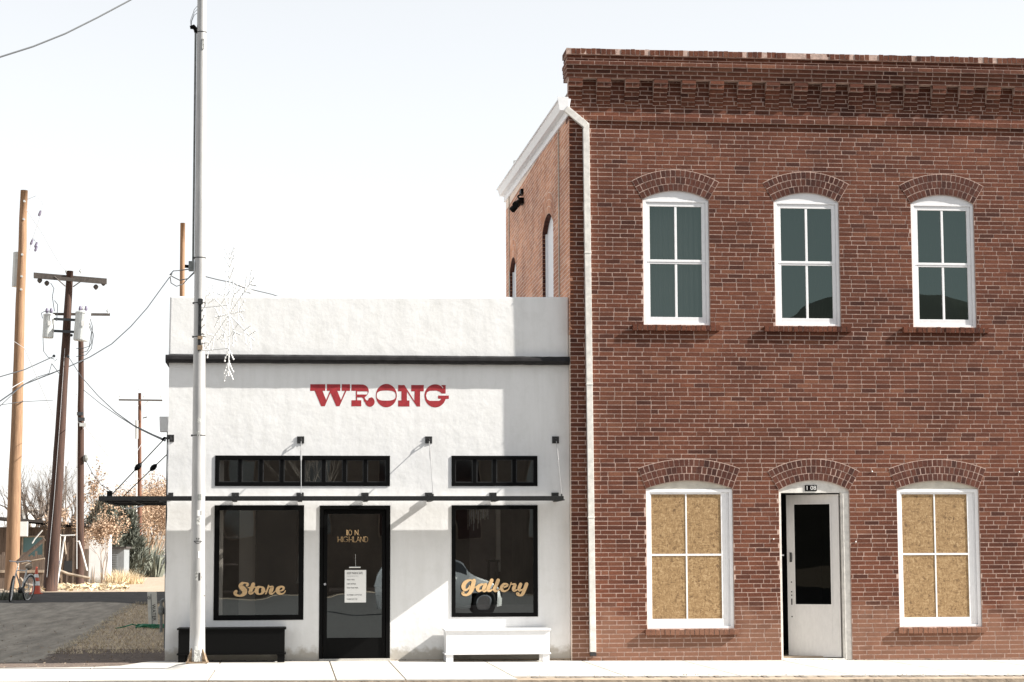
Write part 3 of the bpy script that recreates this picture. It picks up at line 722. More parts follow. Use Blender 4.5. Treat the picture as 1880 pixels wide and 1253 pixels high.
# ------------------------------------------------------------------ white shop
XL = -1.76; XRs = X0-.004
SHOP = thing('shop_building', (1.1, 0, 0), 'low white stucco shop with a red painted name, black cornice band and black window frames', 'building')
def R2(x0, y0, x1, y1, Y=0.0):
    a = at(x0, y0, Y); b_ = at(x1, y1, Y); return (a.x, b_.x, b_.z, a.z)
W1 = R2(394, 928, 557, 1138.5); W2 = R2(829, 928, 988, 1132.5); D1 = R2(587, 928.5, 716, 1209); T1 = R2(395, 836.5, 716, 893); T2 = R2(829, 837, 987, 893)
D1 = (D1[0], D1[1], sw(.9)+.005, D1[3])
holes = [W1, W2, D1, T1, T2]
mb = MB()
wallsheet(mb, Fr((0, 0, 0), (1, 0, 0), (0, -1, 0)), XL, XRs, -.1, 4.36, [], 0, 0, holes=holes, reveal=.1)
rs = random.Random(3)
zs_ = [-.1+.22*i for i in range(21)]
off = [rs.uniform(-.008, .008) for _ in zs_]
for i in range(20):   # slightly uneven left arris
    mb.face([(XL, 28, zs_[i]), (XL+0, 0, zs_[i]), (XL, 0, zs_[i+1]), (XL, 28, zs_[i+1])])
    mb.face([(XL+.001, -.0005, zs_[i]), (XL-.006+off[i], -.0004, zs_[i]), (XL-.006+off[i+1], -.0004, zs_[i+1]), (XL+.001, -.0005, zs_[i+1])])
mb.face([(XL, 28, -.1), (XRs, 28, -.1), (XRs, 28, 4.9), (XL, 28, 4.9)])  # rear length added out of view so its shadow fills the alley
mb.build('wall', M['stucco'], SHOP)
pp = MB(); pz = at(1046, 545.5, -.035).z; pzl = at(313, 544, -.035).z
pp.hexa([(XL-.012, -.038, 4.37), (XRs, -.038, 4.37), (XL-.012, .30, 4.37), (XRs, .30, 4.37), (XL-.004, -.034, pzl), (XRs, -.034, pz), (XL-.004, .30, pzl), (XRs, .30, pz)])
pp.build('parapet', M['stucco'], SHOP, bevel=.025)
rf = MB(); rf.box(XL, XRs, .301, 28, 4.75, 4.85); rf.box(XL, XL+.2, .301, 28, 4.851, 5.0); rf.build('roof', M['roofwhite'], SHOP)  # roof of the added unseen rear, casting the alley shadow
# side parapet stub and side wall top
cb = MB(); n = 16; zc0, zc1 = 4.265, 4.376
def cz(x): return 4.268 + (4.273-4.268)*(x-XL)/5.7
prof = [(-.0, 0), (-.055, -.004), (-.105, .012), (-.125, .045), (-.12, .085), (-.085, .112), (-.03, .118)]
xsn = [XL-.05+(XRs+.05-XL)*i/60 for i in range(61)]
wob = [rs.uniform(-.004, .004) for _ in xsn]; wob2 = [rs.uniform(-.003, .003) for _ in xsn]
for i in range(60):
    for (y0, z0), (y1, z1) in zip(prof, prof[1:]):
        q = lambda k, y, z: (xsn[k], y*(1+wob2[k]*6), cz(xsn[k])+z+wob[k]*(1 if z > .05 else .6))
        cb.face([q(i, y0, z0), q(i+1, y0, z0), q(i+1, y1, z1), q(i, y1, z1)])
cb.face([(xsn[0], y, cz(XL)+z) for y, z in prof]); cb.hexa([(XL-.05, 0, 4.268), (XL, 0, 4.268), (XL-.05, 12, 4.268), (XL, 12, 4.268), (XL-.05, 0, 4.386), (XL, 0, 4.386), (XL-.05, 12, 4.386), (XL, 12, 4.386)])
cb.build('cornice_band', M['trim_black'], SHOP, smooth=False)
# --- painted name: outlines traced as flat letter shapes
def outline_part(polys, tf, y, matl, name, parent, ext=.0006):
    cu = bpy.data.curves.new('t', 'CURVE'); cu.dimensions = '2D'; cu.fill_mode = 'BOTH'; cu.extrude = ext
    for p in polys:
        sp = cu.splines.new('POLY'); sp.points.add(len(p)-1); sp.use_cyclic_u = True
        for k, q in enumerate(p):
            w = tf(*q); sp.points[k].co = (w[0], w[1], 0, 1)
    o = bpy.data.objects.new('t', cu); COL.objects.link(o); dg = bpy.context.evaluated_depsgraph_get(); dg.update()
    me = bpy.data.meshes.new_from_object(o.evaluated_get(dg)); bpy.data.objects.remove(o)
    me.transform(Matrix.Rotation(R(90), 4, 'X')); me.transform(Matrix.Translation(V(0, y, 0)-ROOT(parent))); me.materials.clear(); me.materials.append(matl)
    q = bpy.data.objects.new(name, me); COL.objects.link(q); q.parent = parent; return q
def arc(cx, cy, rx, ry, a0, a1, n=14, pw=1.0):
    o = []
    for i in range(n+1):
        a = R(a0+(a1-a0)*i/n); c, s_ = math.cos(a), math.sin(a)
        o.append((cx+rx*math.copysign(abs(c)**pw, c), cy-ry*math.copysign(abs(s_)**pw, s_)))
    return o
Wl = [[(130,145),(500,145),(500,308),(432,308),(522,535),(615,308),(540,308),(540,145),(870,145),(870,308),(795,308),(888,535),(985,308),(905,308),(905,145),(1110,145),(1110,308),(1022,308),(850,688),(770,688),(628,360),(488,688),(398,688),(238,308),(130,308)]]
Rl = [[(1145,150)]+[(1400,150)]+arc(1400,310,172,160,80,-48,12)+[(1485,462),(1470,470),(1490,515),(1520,545),(1548,545),(1565,520),(1572,490)]+arc(1600,580,118,122,70,-175,22)+[(1455,570),(1440,500),(1400,472),(1285,472),(1285,540),(1388,540),(1388,690),(1145,690),(1145,540),(1255,540),(1255,308),(1145,308)],
      [(1285,322),(1535,322),(1552,345),(1540,385),(1520,398),(1285,398)]]
Ol = [arc(260,425,258,288,0,357,40), arc(258,425,235,125,0,357,40,.72)]
Nl = [[(550,165),(705,165),(952,560),(958,320),(872,320),(872,165),(1183,165),(1183,320),(1092,320),(1092,695),(1010,695),(768,325),(768,545),(830,545),(830,695),(552,695),(552,545),(632,545),(632,320),(550,320)]]
Gl = [arc(1465,432,265,285,52,180,16)+arc(1465,432,265,285,180,340,20)+[(1722,510),(1800,505),(1800,425),(1535,425),(1535,500),(1610,505),(1600,530),(1560,555)]+[(1330,555),(1265,520),(1238,430),(1262,345),(1330,308),(1500,303),(1580,335),(1620,375),(1722,375),(1722,165),(1610,168),(1665,235),(1655,250),(1628,218)]]
def mkW(ox):
    def f(x, y):
        p = at(ox+x/13.43, 695+y/13.43, 0); return (p.x, p.z)
    return f
for i_, (nm, pl_, ox) in enumerate((('W', Wl, 560), ('R', Rl, 560), ('O', Ol, 690), ('N', Nl, 690), ('G', Gl, 690))):
    outline_part(pl_, mkW(ox), -.0012, M['red'], 'sign_letter', SHOP, .0004)

# --- shop windows
def shopwin(rc, name, w, panes=1, glass='glass', mull=.05):
    x0, x1, z0, z1 = rc; f = MB(); bar_frame(f, x0+.002, x1-.002, z0+.002, z1-.002, w, -.012, .08)
    st = []
    if panes > 1:
        iw = (x1-x0-2*w)
        for i in range(1, panes):
            c = x0+w+iw*i/panes; f.box(c-mull/2, c+mull/2, .004, .07, z0+w+.001, z1-w-.001)
    o = f.build(name, M['black'], SHOP, bevel=.003)
    if panes > 1:
        for i in range(panes):
            a = x0+w+iw*i/panes+(mull/2 if i else 0); c = x0+w+iw*(i+1)/panes-(mull/2 if i < panes-1 else 0)
            s2 = MB(); bar_frame(s2, a+.001, c-.001, z0+w+.001, z1-w-.001, .012, .012, .05); s2.build('sash', M['steel'], o)
            g_ = MB(); g_.face([(a, .045, z0+w), (c, .045, z0+w), (c, .045, z1-w), (a, .045, z1-w)]); g_.build('pane', M[glass], o)
    else:
        g_ = MB(); g_.face([(x0+w-.002, .05, z0+w-.002), (x1-w+.002, .05, z0+w-.002), (x1-w+.002, .05, z1-w+.002), (x0+w-.002, .05, z1-w+.002)]); g_.build('pane', M[glass], o)
    return o
SW = shopwin(W1, 'shop_window', .07); GW = shopwin(W2, 'shop_window', .055)
shopwin(T1, 'transom_window', .055, 8); shopwin(T2, 'transom_window', .05, 4)
x0, x1, z0, z1 = D1
f = MB(); f.box(x0+.002, x0+.05, -.012, .09, z0, z1-.002); f.box(x1-.06, x1-.002, -.012, .09, z0, z1-.002); f.box(x0+.05, x1-.06, -.012, .09, z1-.055, z1-.002)
DO = f.build('shop_door', M['black'], SHOP, bevel=.003)
gx0, gx1, gz0, gz1 = R2(601.5, 944, 701, 1171)
lf = MB(); lf.box(x0+.056, gx0, .012, .06, z0+.03, z1-.06); lf.box(gx1, x1-.066, .012, .06, z0+.03, z1-.06); lf.box(gx0, gx1, .012, .06, gz1, z1-.06); lf.box(gx0, gx1, .012, .06, z0+.03, gz0); lf.build('door_leaf', M['black'], DO, bevel=.003)
g_ = MB(); g_.face([(gx0-.002, .04, gz0), (gx1+.002, .04, gz0), (gx1+.002, .04, gz1), (gx0-.002, .04, gz1)]); g_.build('pane', M['glass'], DO)
th = MB(); th.box(x0, x1, -.07, .09, z0-.03, z0+.022); th.build('threshold', M['concrete'], DO)
lk = MB(); c = at(596.5, 1073, 0); lk.tube([(c.x, .012, c.z), (c.x, -.006, c.z)], .018, 12); lk.build('lock', M['chrome'], DO)
for k in range(5): pass
# script lettering drawn as brush strokes of varying width
def brush(strokes, tf, y, matl, name, parent, sc, n=7):
    b = MB(); yy = y
    for st in strokes:
        P_ = [Vector((*tf(a, c), w*sc)) for a, c, w in st]
        if len(P_) > 2:
            Q = []
            for i in range(len(P_)-1):
                p0, p1, p2, p3 = P_[max(i-1, 0)], P_[i], P_[i+1], P_[min(i+2, len(P_)-1)]
                for k in range(n):
                    t = k/n; Q.append(.5*((2*p1)+(-p0+p2)*t+(2*p0-5*p1+4*p2-p3)*t*t+(-p0+3*p1-3*p2+p3)*t*t*t))
            Q.append(P_[-1])
        else: Q = P_
        L_, R_ = [], []
        for i, q in enumerate(Q):
            a = Q[max(i-1, 0)]; c = Q[min(i+1, len(Q)-1)]; t = Vector((c.x-a.x, c.y-a.y)); 
            t = t.normalized() if t.length > 1e-7 else Vector((1, 0)); nn = Vector((-t.y, t.x)); r = max(q.z, .0015)/2
            L_.append((q.x+nn.x*r, q.y+nn.y*r)); R_.append((q.x-nn.x*r, q.y-nn.y*r))
        for i in range(len(Q)-1):
            b.face([(L_[i][0], yy, L_[i][1]), (R_[i][0], yy, R_[i][1]), (R_[i+1][0], yy, R_[i+1][1]), (L_[i+1][0], yy, L_[i+1][1])]); 
        yy -= .0004
        for q in (Q[0], Q[-1]):
            r = max(q.z, .0015)/2
            b.face([(q.x+r*math.cos(2*math.pi*k/12), yy, q.y+r*math.sin(2*math.pi*k/12)) for k in range(12)])
            yy -= .0003
    return b.build(name, matl, parent)
STORE = [  # crop units, origin (420,1060), 16.35 per px
 [(545,250,70),(575,225,60),(560,190,50),(480,172,45),(400,190,90),(355,265,120),(420,340,150),(480,410,145),(460,490,130),(390,545,80),(320,560,55),(230,535,75),(190,480,95),(215,435,100),(225,425,80)],
 [(735,215,110),(700,300,110),(660,400,110),(640,470,100),(690,490,60),(750,450,30),(790,400,22)],
 [(585,318,38),(815,300,38)],
 [(975,290,40),(880,310,85),(835,400,120),(860,480,85),(930,510,40),(1010,470,80),(1035,390,120),(1020,320,80),(960,292,36)],
 [(1060,420,30),(1110,425,34)],
 [(1195,250,40),(1170,340,46),(1120,480,40),(1100,500,30)],
 [(1195,290,30),(1250,290,45),(1310,300,80),(1280,380,110),(1250,460,100),(1290,500,60),(1360,460,30),(1420,400,26)],
 [(1530,415,30),(1610,390,50),(1650,330,70),(1620,290,55),(1550,290,60),(1480,340,105),(1465,420,115),(1510,485,85),(1580,505,50),(1660,470,34),(1700,410,30)],
]
GAL = [  # origin (835,1050), 12.97 per px
 [(400,215,40),(440,240,45),(410,205,30),(320,210,60),(240,270,95),(205,350,100),(225,420,80),(280,430,50),(330,390,40),(350,330,25)],
 [(455,215,95),(430,320,100),(400,420,105),(350,510,80),(270,555,55),(205,540,60),(185,505,60),(210,490,40)],
 [(470,380,22),(520,345,25)],
 [(720,320,50),(660,300,45),(580,330,70),(540,400,85),(570,455,60),(640,440,35),(700,380,26)],
 [(730,310,85),(690,400,85),(700,455,70),(780,430,28),(810,380,22)],
 [(880,205,85),(830,320,85),(790,420,85),(830,455,55),(900,420,26),(940,370,20)],
 [(1030,205,85),(985,320,85),(945,420,85),(985,460,55),(1050,430,26),(1085,380,20)],
 [(1130,380,24),(1200,360,40),(1250,320,55),(1220,290,40),(1160,300,60),(1115,370,85),(1120,430,75),(1180,465,45),(1260,430,26),(1300,370,22),(1340,260,26)],
 [(1340,300,22),(1400,295,45),(1430,320,75),(1400,400,85),(1410,450,60),(1480,430,28),(1520,380,22)],
 [(1565,300,80),(1530,390,80),(1540,440,65),(1600,430,35),(1640,390,22)],
 [(1705,295,85),(1660,420,85),(1610,530,75),(1550,565,45),(1490,545,50),(1485,510,55),(1515,520,45)],
]
def tfc(ox, oy, s_):
    def f(a, c): p = at(ox+a/s_, oy+c/s_, .045); return (p.x, p.z)
    return f
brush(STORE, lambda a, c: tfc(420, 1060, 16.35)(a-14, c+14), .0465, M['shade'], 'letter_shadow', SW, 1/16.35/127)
brush(STORE, tfc(420, 1060, 16.35), .038, M['gold'], 'script_lettering', SW, 1/16.35/127)
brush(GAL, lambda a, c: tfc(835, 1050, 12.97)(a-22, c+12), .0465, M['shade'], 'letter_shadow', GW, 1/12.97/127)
brush(GAL, tfc(835, 1050, 12.97), .037, M['gold'], 'script_lettering', GW, 1/12.97/127)
# door lettering in thin strokes
def stroke_text(txt, x, z, h, y, w, matl, name, parent, adv=None):
    b = MB()
    GL = {'1': [[(.0,0),(.0,1)]], '0': [[(.3+.3*math.cos(a*.3307), .5+.5*math.sin(a*.3307)) for a in range(20)]], 'N': [[(0,0),(0,1),(.6,0),(.6,1)]], '.': [[(0,0),(0,.06)]], 'H': [[(0,0),(0,1)],[(.62,0),(.62,1)],[(0,.42),(.62,.42)]],
          'I': [[(0,0),(0,1)]], 'G': [[(.45+.45*math.cos(R(a)), .5+.5*math.sin(R(a))) for a in range(45, 331, 15)]+[(.9,.45),(.55,.45)]], 'L': [[(0,1),(0,0),(.45,0)]], 'A': [[(0,0),(.35,1),(.7,0)],[(.13,.36),(.57,.36)]],
          'D': [[(0,0),(0,1),(.2,1)]+[(.2+.42*math.cos(R(a)), .5+.5*math.sin(R(a))) for a in range(75, -91, -15)]+[(0,0)]]}
    WD = {'1': .18, '0': .78, 'N': .8, '.': .25, 'H': .84, 'I': .2, 'G': 1.1, 'L': .55, 'A': .8, 'D': .8, ' ': .45}
    for ch in txt:
        for ln in GL.get(ch, []):
            for p, q in zip(ln, ln[1:]):
                a = V(x+p[0]*h, y, z+p[1]*h); c = V(x+q[0]*h, y, z+q[1]*h); t = (c-a).normalized(); s_ = V(-t.z, 0, t.x)*w/2
                a = a-t*w*.3; c = c+t*w*.3
                b.face([a+s_, a-s_, c-s_, c+s_])
        x += WD[ch]*h
    return b.build(name, matl, parent)
a = at(636.5, 983, .03); stroke_text('110 N.', a.x, a.z, .074, .032, .006, M['gold'], 'door_lettering', DO)
a = at(620.5, 995.5, .03); stroke_text('HIGHLAND', a.x, a.z, .074, .0325, .006, M['gold'], 'door_lettering', DO)
# paper notice hung on the door glass
a = at(633, 1047, .02); c = at(672, 1106.5, .02)
NP = thing('paper_notice', ((a.x+c.x)/2, .02, c.z), 'white paper notice with printed lines hung on the black shop door', 'notice')
b = MB(); b.box(a.x, c.x, .018, .0195, c.z, a.z); b.build('sheet', M['paper'], NP)
wd = c.x-a.x; cxn = a.x+.03
for k, (t_, sz, fr_, mt) in enumerate((('KEEP MARFA SAFE', .045, .10, 'ink'), ('PLEASE READ BEFORE ENTERING', .018, .19, 'inkgrey'), ('WEAR A MASK', .027, .30, 'ink'), ('6 FEET DISTANCE', .027, .43, 'ink'), ('WASH YOUR HANDS', .027, .55, 'ink'), ('CUSTOMERS 11 AM TO 5 PM', .027, .77, 'ink'), ('CLOSED MON TUES', .027, .90, 'ink'))):
    text_part(t_, sz, (cxn, .0165, a.z+(c.z-a.z)*fr_), M[mt], 'text_line', NP, .62, .0004, 'LEFT')
b = MB(); q = at(641, 1042, .02); q2 = at(662, 1042, .02); b.tube([(q.x, .012, q.z), (q2.x, .012, q.z)], .009, 8); b.build('hanging_bar', M['reflect'], NP)
b = MB(); q = at(653, 1041, .02); q2 = at(652.5, 1018, .02); b.tube([(q.x, .014, q.z), (q2.x, .014, q2.z)], .0018, 5); b.build('string', M['reflect'], NP)

# --- interior seen through the glass
IN = MB(); zi = .08
def rm(mb, pts, mi=0): mb.face(pts, mi)
rm(IN, [(XL+.1, 7, zi), (XRs-.1, 7, zi), (XRs-.1, 7, 3.4), (XL+.1, 7, 3.4)]); rm(IN, [(XL+.1, .12, zi), (XL+.1, 7, zi), (XL+.1, 7, 3.4), (XL+.1, .12, 3.4)]); rm(IN, [(XRs-.1, .12, zi), (XRs-.1, 7, zi), (XRs-.1, 7, 3.4), (XRs-.1, .12, 3.4)])
rm(IN, [(XL+.1, .1, 3.4), (XRs-.1, .1, 3.4), (XRs-.1, 7, 3.4), (XL+.1, 7, 3.4)])
rm(IN, [(1.75, 1.4, zi), (1.75, 7, zi), (1.75, 7, 3.4), (1.75, 1.4, 3.4)]); IN.build('interior_wall', M['room'], SHOP)
b = MB(); b.face([(XL+.1, .1, zi-.004), (XRs-.1, .1, zi-.004), (XRs-.1, 7, zi-.004), (XL+.1, 7, zi-.004)]); b.build('interior_floor', M['roomfloor'], SHOP)
def ibox(nm, matl, px0, px1, py0, py1, Y, th=.1):
    b = MB(); p = at(px0, py0, Y); q = at(px1, py1, Y); b.box(p.x, q.x, Y, Y+th, max(q.z, zi), p.z); return b.build(nm, M[matl], SHOP)
ibox('interior_column', 'room_pale', 911, 919, 900, 1050, 1.6, .12)
ibox('interior_column', 'room_pale', 403.5, 408, 838, 1132, .16, .05)
ibox('interior_partition', 'room_pale', 440, 470, 925, 1140, 1.2, .05)
ibox('interior_partition', 'room', 862, 908, 900, 1060, 1.9, .05)
ibox('interior_partition', 'dark', 470, 545, 900, 1140, 1.0, .05)
ibox('display_shelf', 'room', 832, 990, 1112, 1140, .6, .4)
ibox('display_counter', 'room', 604, 700, 1080, 1086, 1.0, .4)
for k in range(3): ibox('display_shelf', 'room', 410, 436, 985+k*50, 988+k*50, .5, .3)
# hanging strips in the gallery window
p = at(876, 929, .5); HG = thing('hanging_chimes', (p.x, .5, p.z-.3), 'cluster of long thin glass rods hanging at the top of the gallery window', 'ornament')
rh = random.Random(2)
for k in range(26):
    b = MB(); x = p.x-.13+k*.0115; y = .5+rh.uniform(-.06, .06); l = rh.uniform(.14, .38)*(1 if k < 14 else .6); z_ = p.z+.02
    b.tube([(x, y, z_), (x, y, z_-l)], .0045, 5); b.build('rod', M['can'] if k % 3 else M['cream'], HG)
p = at(905, 1030, 1.0); ST = thing('bar_stool', (p.x, 1.0, zi), 'tall black stool standing inside the gallery window', 'stool')
b = MB(); b.box(p.x-.09, p.x+.09, .88, 1.1, p.z-.02, p.z+.015); b.build('seat', M['black'], ST)
for sx in (-1, 1):
    for sy in (-1, 1):
        b = MB(); b.tube([(p.x+sx*.06, 1+sy*.07, p.z-.02), (p.x+sx*.09, 1+sy*.1, zi)], .012, 6); b.build('leg', M['black'], ST)

# --- awning
YF = -.90
rc_ = at(1035, 912, YF); lc_ = at(181, 911, YF); zT = (rc_.z+lc_.z)/2+.003; zB = zT-.062; xr, xl = rc_.x, lc_.x
b = MB(); b.box(xl+.05, xr-.05, YF+.0505, -.14, zT-.045, zT-.01)
b.box(xl+.05, XL-.10, -.1395, 1.75, zT-.045, zT-.01)
AW = b.build('awning', M['awn_under'], SHOP)
AW['label'] = 'flat black steel awning wrapping the left corner'
b = MB(); b.box(xl, xr, YF, YF+.05, zB, zT); b.build('front_beam', M['awn'], AW, bevel=.003)
b = MB(); b.box(xl, xl+.05, YF+.0505, 1.8, zB, zT); b.build('side_beam', M['awn'], AW); b = MB(); b.box(xr-.05, xr, YF+.0505, -.14, zB, zT); b.build('side_beam', M['awn'], AW)
b = MB(); b.box(xl+.0505, XL-.06, 1.75, 1.8, zB, zT-.002); b.build('rear_beam', M['awn'], AW)
for x in (-2.2,): b = MB(); b.box(x-.025, x+.025, YF+.0505, 1.749, zB+.001, zT-.046); b.build('rib', M['awn'], AW)
for yy in (-.1, .85): b = MB(); b.box(xl+.0505, XL-.1, yy-.02, yy+.02, zB+.002, zT-.0465); b.build('rib', M['awn'], AW)
def bracket(px, py, arm=False, px2=None):
    p = at(px, py, -.01); b = MB(); b.box(p.x-.05, p.x+.05, -.012, -.001, p.z-.05, p.z+.05)
    for sx in (-1, 1):
        for sz in (-1, 1): b.box(p.x+sx*.034-.006, p.x+sx*.034+.006, -.02, -.012, p.z+sz*.034-.006, p.z+sz*.034+.006)
    b.tube([(p.x+.006, -.012, p.z+.02), (p.x+.006, -.05, p.z+.015), (p.x+.006, -.055, p.z-.02), (p.x+.006, -.02, p.z-.03)], .009, 6)
    b.build('wall_bracket', M['steel'], AW)
    return p
for px in (432, 551, 670, 787, 905, 1019):
    p = at(px, 905, -.01); b = MB(); b.box(p.x-.052, p.x+.052, -.012, -.001, zT-.02, zT+.075); b.box(p.x-.006, p.x+.006, -.06, -.012, zT-.01, zT+.05); b.build('wall_bracket', M['steel'], AW)
    b = MB(); b.box(p.x-.03, p.x+.03, YF+.0505, -.0125, zB+.004, zT-.046); b.box(p.x-.025, p.x+.025, -.139, -.013, zT-.045, zT-.012); b.build('rib', M['awn'], AW)
def rod(p, q, nm='tie_rod', tb=.13, r=.0055, lump=0, hook=True):
    p, q = Vector(p), Vector(q); b = MB(); b.tube([p, q], r, 6)
    if lump:
        d = q-p; c = p+d*lump; t = d.normalized(); b.tube([c-t*.07, c-t*.04, c, c+t*.04, c+t*.07], [.008, .032, .042, .032, .008], 8)
    else:
        d = (q-p); b.tube([p+d*.16, p+d*.2, p+d*.34, p+d*.38], [.006, .012, .012, .006], 6)
    b.build(nm, M['zinc'] if not lump else M['black'], AW)
for px, bx in ((552, 553), (787, 795), (1020, 1031)):
    p = bracket(px, 808, True); q = at(bx, 905, YF+.03); rod((p.x+.006, -.05, p.z-.02), (q.x, YF+.03, zT+.02))
    b = MB(); b.tube([(q.x, YF+.03, zT-.005), (q.x, YF+.03, zT+.03)], .012, 8); b.build('eye_bolt', M['steel'], AW)
p = bracket(313, 805); q = at(308, 900, YF+.03); rod((p.x-.02, -.05, p.z-.02), (q.x, YF+.03, zT+.02))
b = MB(); b.box(XL-.013, XL-.001, .0, .1, p.z-.05, p.z+.05); b.tube([(XL-.012, .05, p.z), (XL-.06, .05, p.z+.01), (XL-.09, .05, p.z-.03)], .018, 6); b.build('wall_bracket', M['black'], AW)
b = MB(); b.box(p.x-.05, p.x+.05, -.012, -.001, zT-.02, zT+.075); b.build('wall_bracket', M['steel'], AW)
e = at(207, 904, 0); rod((XL-.08, .05, p.z-.03), (xl+.07, .05, zT+.02), lump=.47, r=.008)
rod((XL-.02, 1.5, p.z-.07), (xl+.07, 1.5, zT+.0), lump=.36, r=.008)
b = MB(); b.box(xl+.03, xl+.10, .0, .1, zT-.005, zT+.10); b.build('beam_bracket', M['black'], AW)
# scupper head at the left corner
b = MB(); q = at(303, 766, 1.2); zt_ = q.z; b.hexa([(XL-.19, 1.1, zt_-.22), (XL-.01, 1.1, zt_-.22), (XL-.19, 1.3, zt_-.22), (XL-.01, 1.3, zt_-.22), (XL-.2, 1.1, zt_), (XL-.01, 1.1, zt_), (XL-.2, 1.3, zt_), (XL-.01, 1.3, zt_)])
b.build('scupper_head', M['stucco'], SHOP); b = MB(); b.tube([(XL-.06, 1.2, zt_-.22), (XL-.06, 1.2, .2)], .035, 8); b.build('drain_pipe', M['steel'], SHOP)

# --- benches
def bench(px0, px1, matl, label, pyt, nm='box_bench'):
    a = at(px0, 1200, -.50); c = at(px1, 1200, -.50); x0, x1 = a.x, c.x; zt = at(px0, pyt, -.50).z; g0 = sw((x0+x1)/2)
    T_ = thing(nm, ((x0+x1)/2, -.27, g0), label, 'bench', 'box benches against the shop front')
    b = MB(); b.box(x0-.02, x1+.02, -.52, -.03, zt-.025, zt); b.build('seat', M[matl], T_, bevel=.004)
    zl = g0+.125
    b = MB(); b.box(x0, x1, -.50, -.48, zl, zt-.0255); b.build('front_panel', M[matl], T_, bevel=.003)
    b = MB(); b.box(x0, x1, -.05, -.035, zl, zt-.0255); b.build('back_panel', M[matl], T_)
    b = MB(); b.box(x0-.02, x1+.02, -.515, -.04, zl-.02, zl-.0005); b.build('bottom_shelf', M[matl], T_, bevel=.003)
    for xx in (x0, x1-.02):
        b = MB(); b.box(xx, xx+.02, -.48, -.05, zl, zt-.0255); b.build('side_panel', M[matl], T_)
    for xx in (x0, x1-.10):
        for yy in (-.50, -.11): b = MB(); b.box(xx, xx+.10, yy, yy+.06, g0, zl-.0205); b.build('leg', M[matl], T_)
bench(327, 522.5, 'black', 'black painted box bench below the Store window', 1154)
bench(819, 1009, 'white', 'white painted box bench below the Gallery window', 1156)

# ------------------------------------------------------------------ street lamp pole with snowflake
PY = -2.15
pb = at(362, 1222, PY); ptop = at(371, -45, PY); gpz = sw(pb.x)
SP = thing('street_pole', (pb.x, PY, gpz), 'tall pale metal street pole covered in stickers on the sidewalk before the shop', 'pole')
mo = MB(); n = 28
for i in range(n):
    a0, a1 = 2*math.pi*i/n, 2*math.pi*(i+1)/n
    prf = [(.44, 0), (.36, .02), (.27, .055), (.17, .075), (0, .085)]
    for (r0, z0), (r1, z1) in zip(prf, prf[1:]):
        mo.face([(pb.x+r*math.cos(a)*(1+.06*math.sin(3*a)), PY+r*math.sin(a), gpz+z) for r, a, z in ((r0, a0, z0), (r0, a1, z0), (r1, a1, z1), (r1, a0, z1))])
mo.build('concrete_footing', M['concrete'], SP, smooth=True)
zb = gpz+.085
def pc(z): t = (z-zb)/(ptop.z-zb); return V(pb.x+(ptop.x-pb.x)*t, PY, z)
def pr(z): t = (z-zb)/(ptop.z-zb); return .103-.043*max(t, 0)**.7
sh = MB(); N_ = 24; zs2 = [zb+(ptop.z-zb)*i/24 for i in range(25)]
sh.tube([pc(z) for z in zs2], [pr(z) for z in zs2], 20); sh.build('shaft', M['pole'], SP, smooth=True)
fl = MB(); fl.box(pb.x-.14, pb.x+.14, PY-.14, PY+.14, zb-.005, zb+.015); fl.build('base_plate', M['rust'], SP)
for k in range(4):
    a = math.pi/4+k*math.pi/2; d = V(math.cos(a), math.sin(a), 0); s_ = V(-math.sin(a), math.cos(a), 0)*.008; c = V(pb.x, PY, zb+.015)
    g_ = MB(); g_.hexa([c+d*.09-s_, c+d*.18-s_, c+d*.09+s_, c+d*.18+s_, c+d*.09-s_+V(0,0,.17), c+d*.105-s_+V(0,0,.17), c+d*.09+s_+V(0,0,.17), c+d*.105+s_+V(0,0,.17)]); g_.build('gusset', M['rust'], SP)
g_ = MB(); g_.box(pb.x-.035, pb.x+.04, PY-.135, PY-.104, zb+.016, zb+.17); g_.build('hand_hole_cover', M['inksticker'], SP)
def ppt(py): return at(370, py, PY).z
cz0, cz1 = ppt(486), ppt(58)
c_ = MB(); c_.tube([pc(cz0)+V(-pr(cz0)-.018, 0, 0), pc(cz1)+V(-pr(cz1)-.018, 0, 0)], .014, 8); c_.build('conduit', M['pipe'], SP)
c_ = MB(); q = pc(cz1)+V(-pr(cz1)-.018, 0, 0); c_.tube([q-V(0,0,.02), q+V(0,0,.03), q+V(-.03,0,.06), q+V(-.075,0,.05)], [.018, .03, .035, .022], 8); c_.build('weatherhead', M['black'], SP)
rw = random.Random(9)
for k in range(3):
    c_ = MB(); c_.tube([q+V(-.06, 0, .05), q+V(-.05+rw.uniform(-.03,.03), 0, .14), q+V(-.02, 0, .22+.04*k), q+V(.03, 0, .26+.05*k)], .003, 4); c_.build('loose_wire', M['wire'], SP)
q = pc(cz0)+V(-pr(cz0)-.04, 0, 0); c_ = MB(); c_.box(q.x-.035, q.x+.035, PY-.04, PY+.04, q.z-.09, q.z+.04); c_.build('junction_box', M['pipe'], SP, bevel=.005)
c_ = MB(); c_.tube([q+V(-.03, 0, -.03), q+V(-.085, 0, -.025)], .022, 8); c_.build('cable_gland', M['black'], SP)
def bandp(z, hh=.012, mt='steel'):
    c = pc(z); r = pr(z); b = MB(); b.tube([c-V(0,0,hh), c+V(0,0,hh)], r+.0025, 20); b.box(c.x-r-.018, c.x-r+.005, PY-.012, PY+.012, z-.012, z+.012); b.build('clamp_band', M[mt], SP)
for py in (60, 474, 557, 619, 800): bandp(ppt(py), .006)
c_ = MB(); a, c = ppt(553), ppt(646); r = pr(a); c_.box(pc(a).x-.012, pc(a).x+.028, PY-r-.035, PY-r-.002, c, a+.02); c_.build('decoration_bracket', M['steel'], SP)
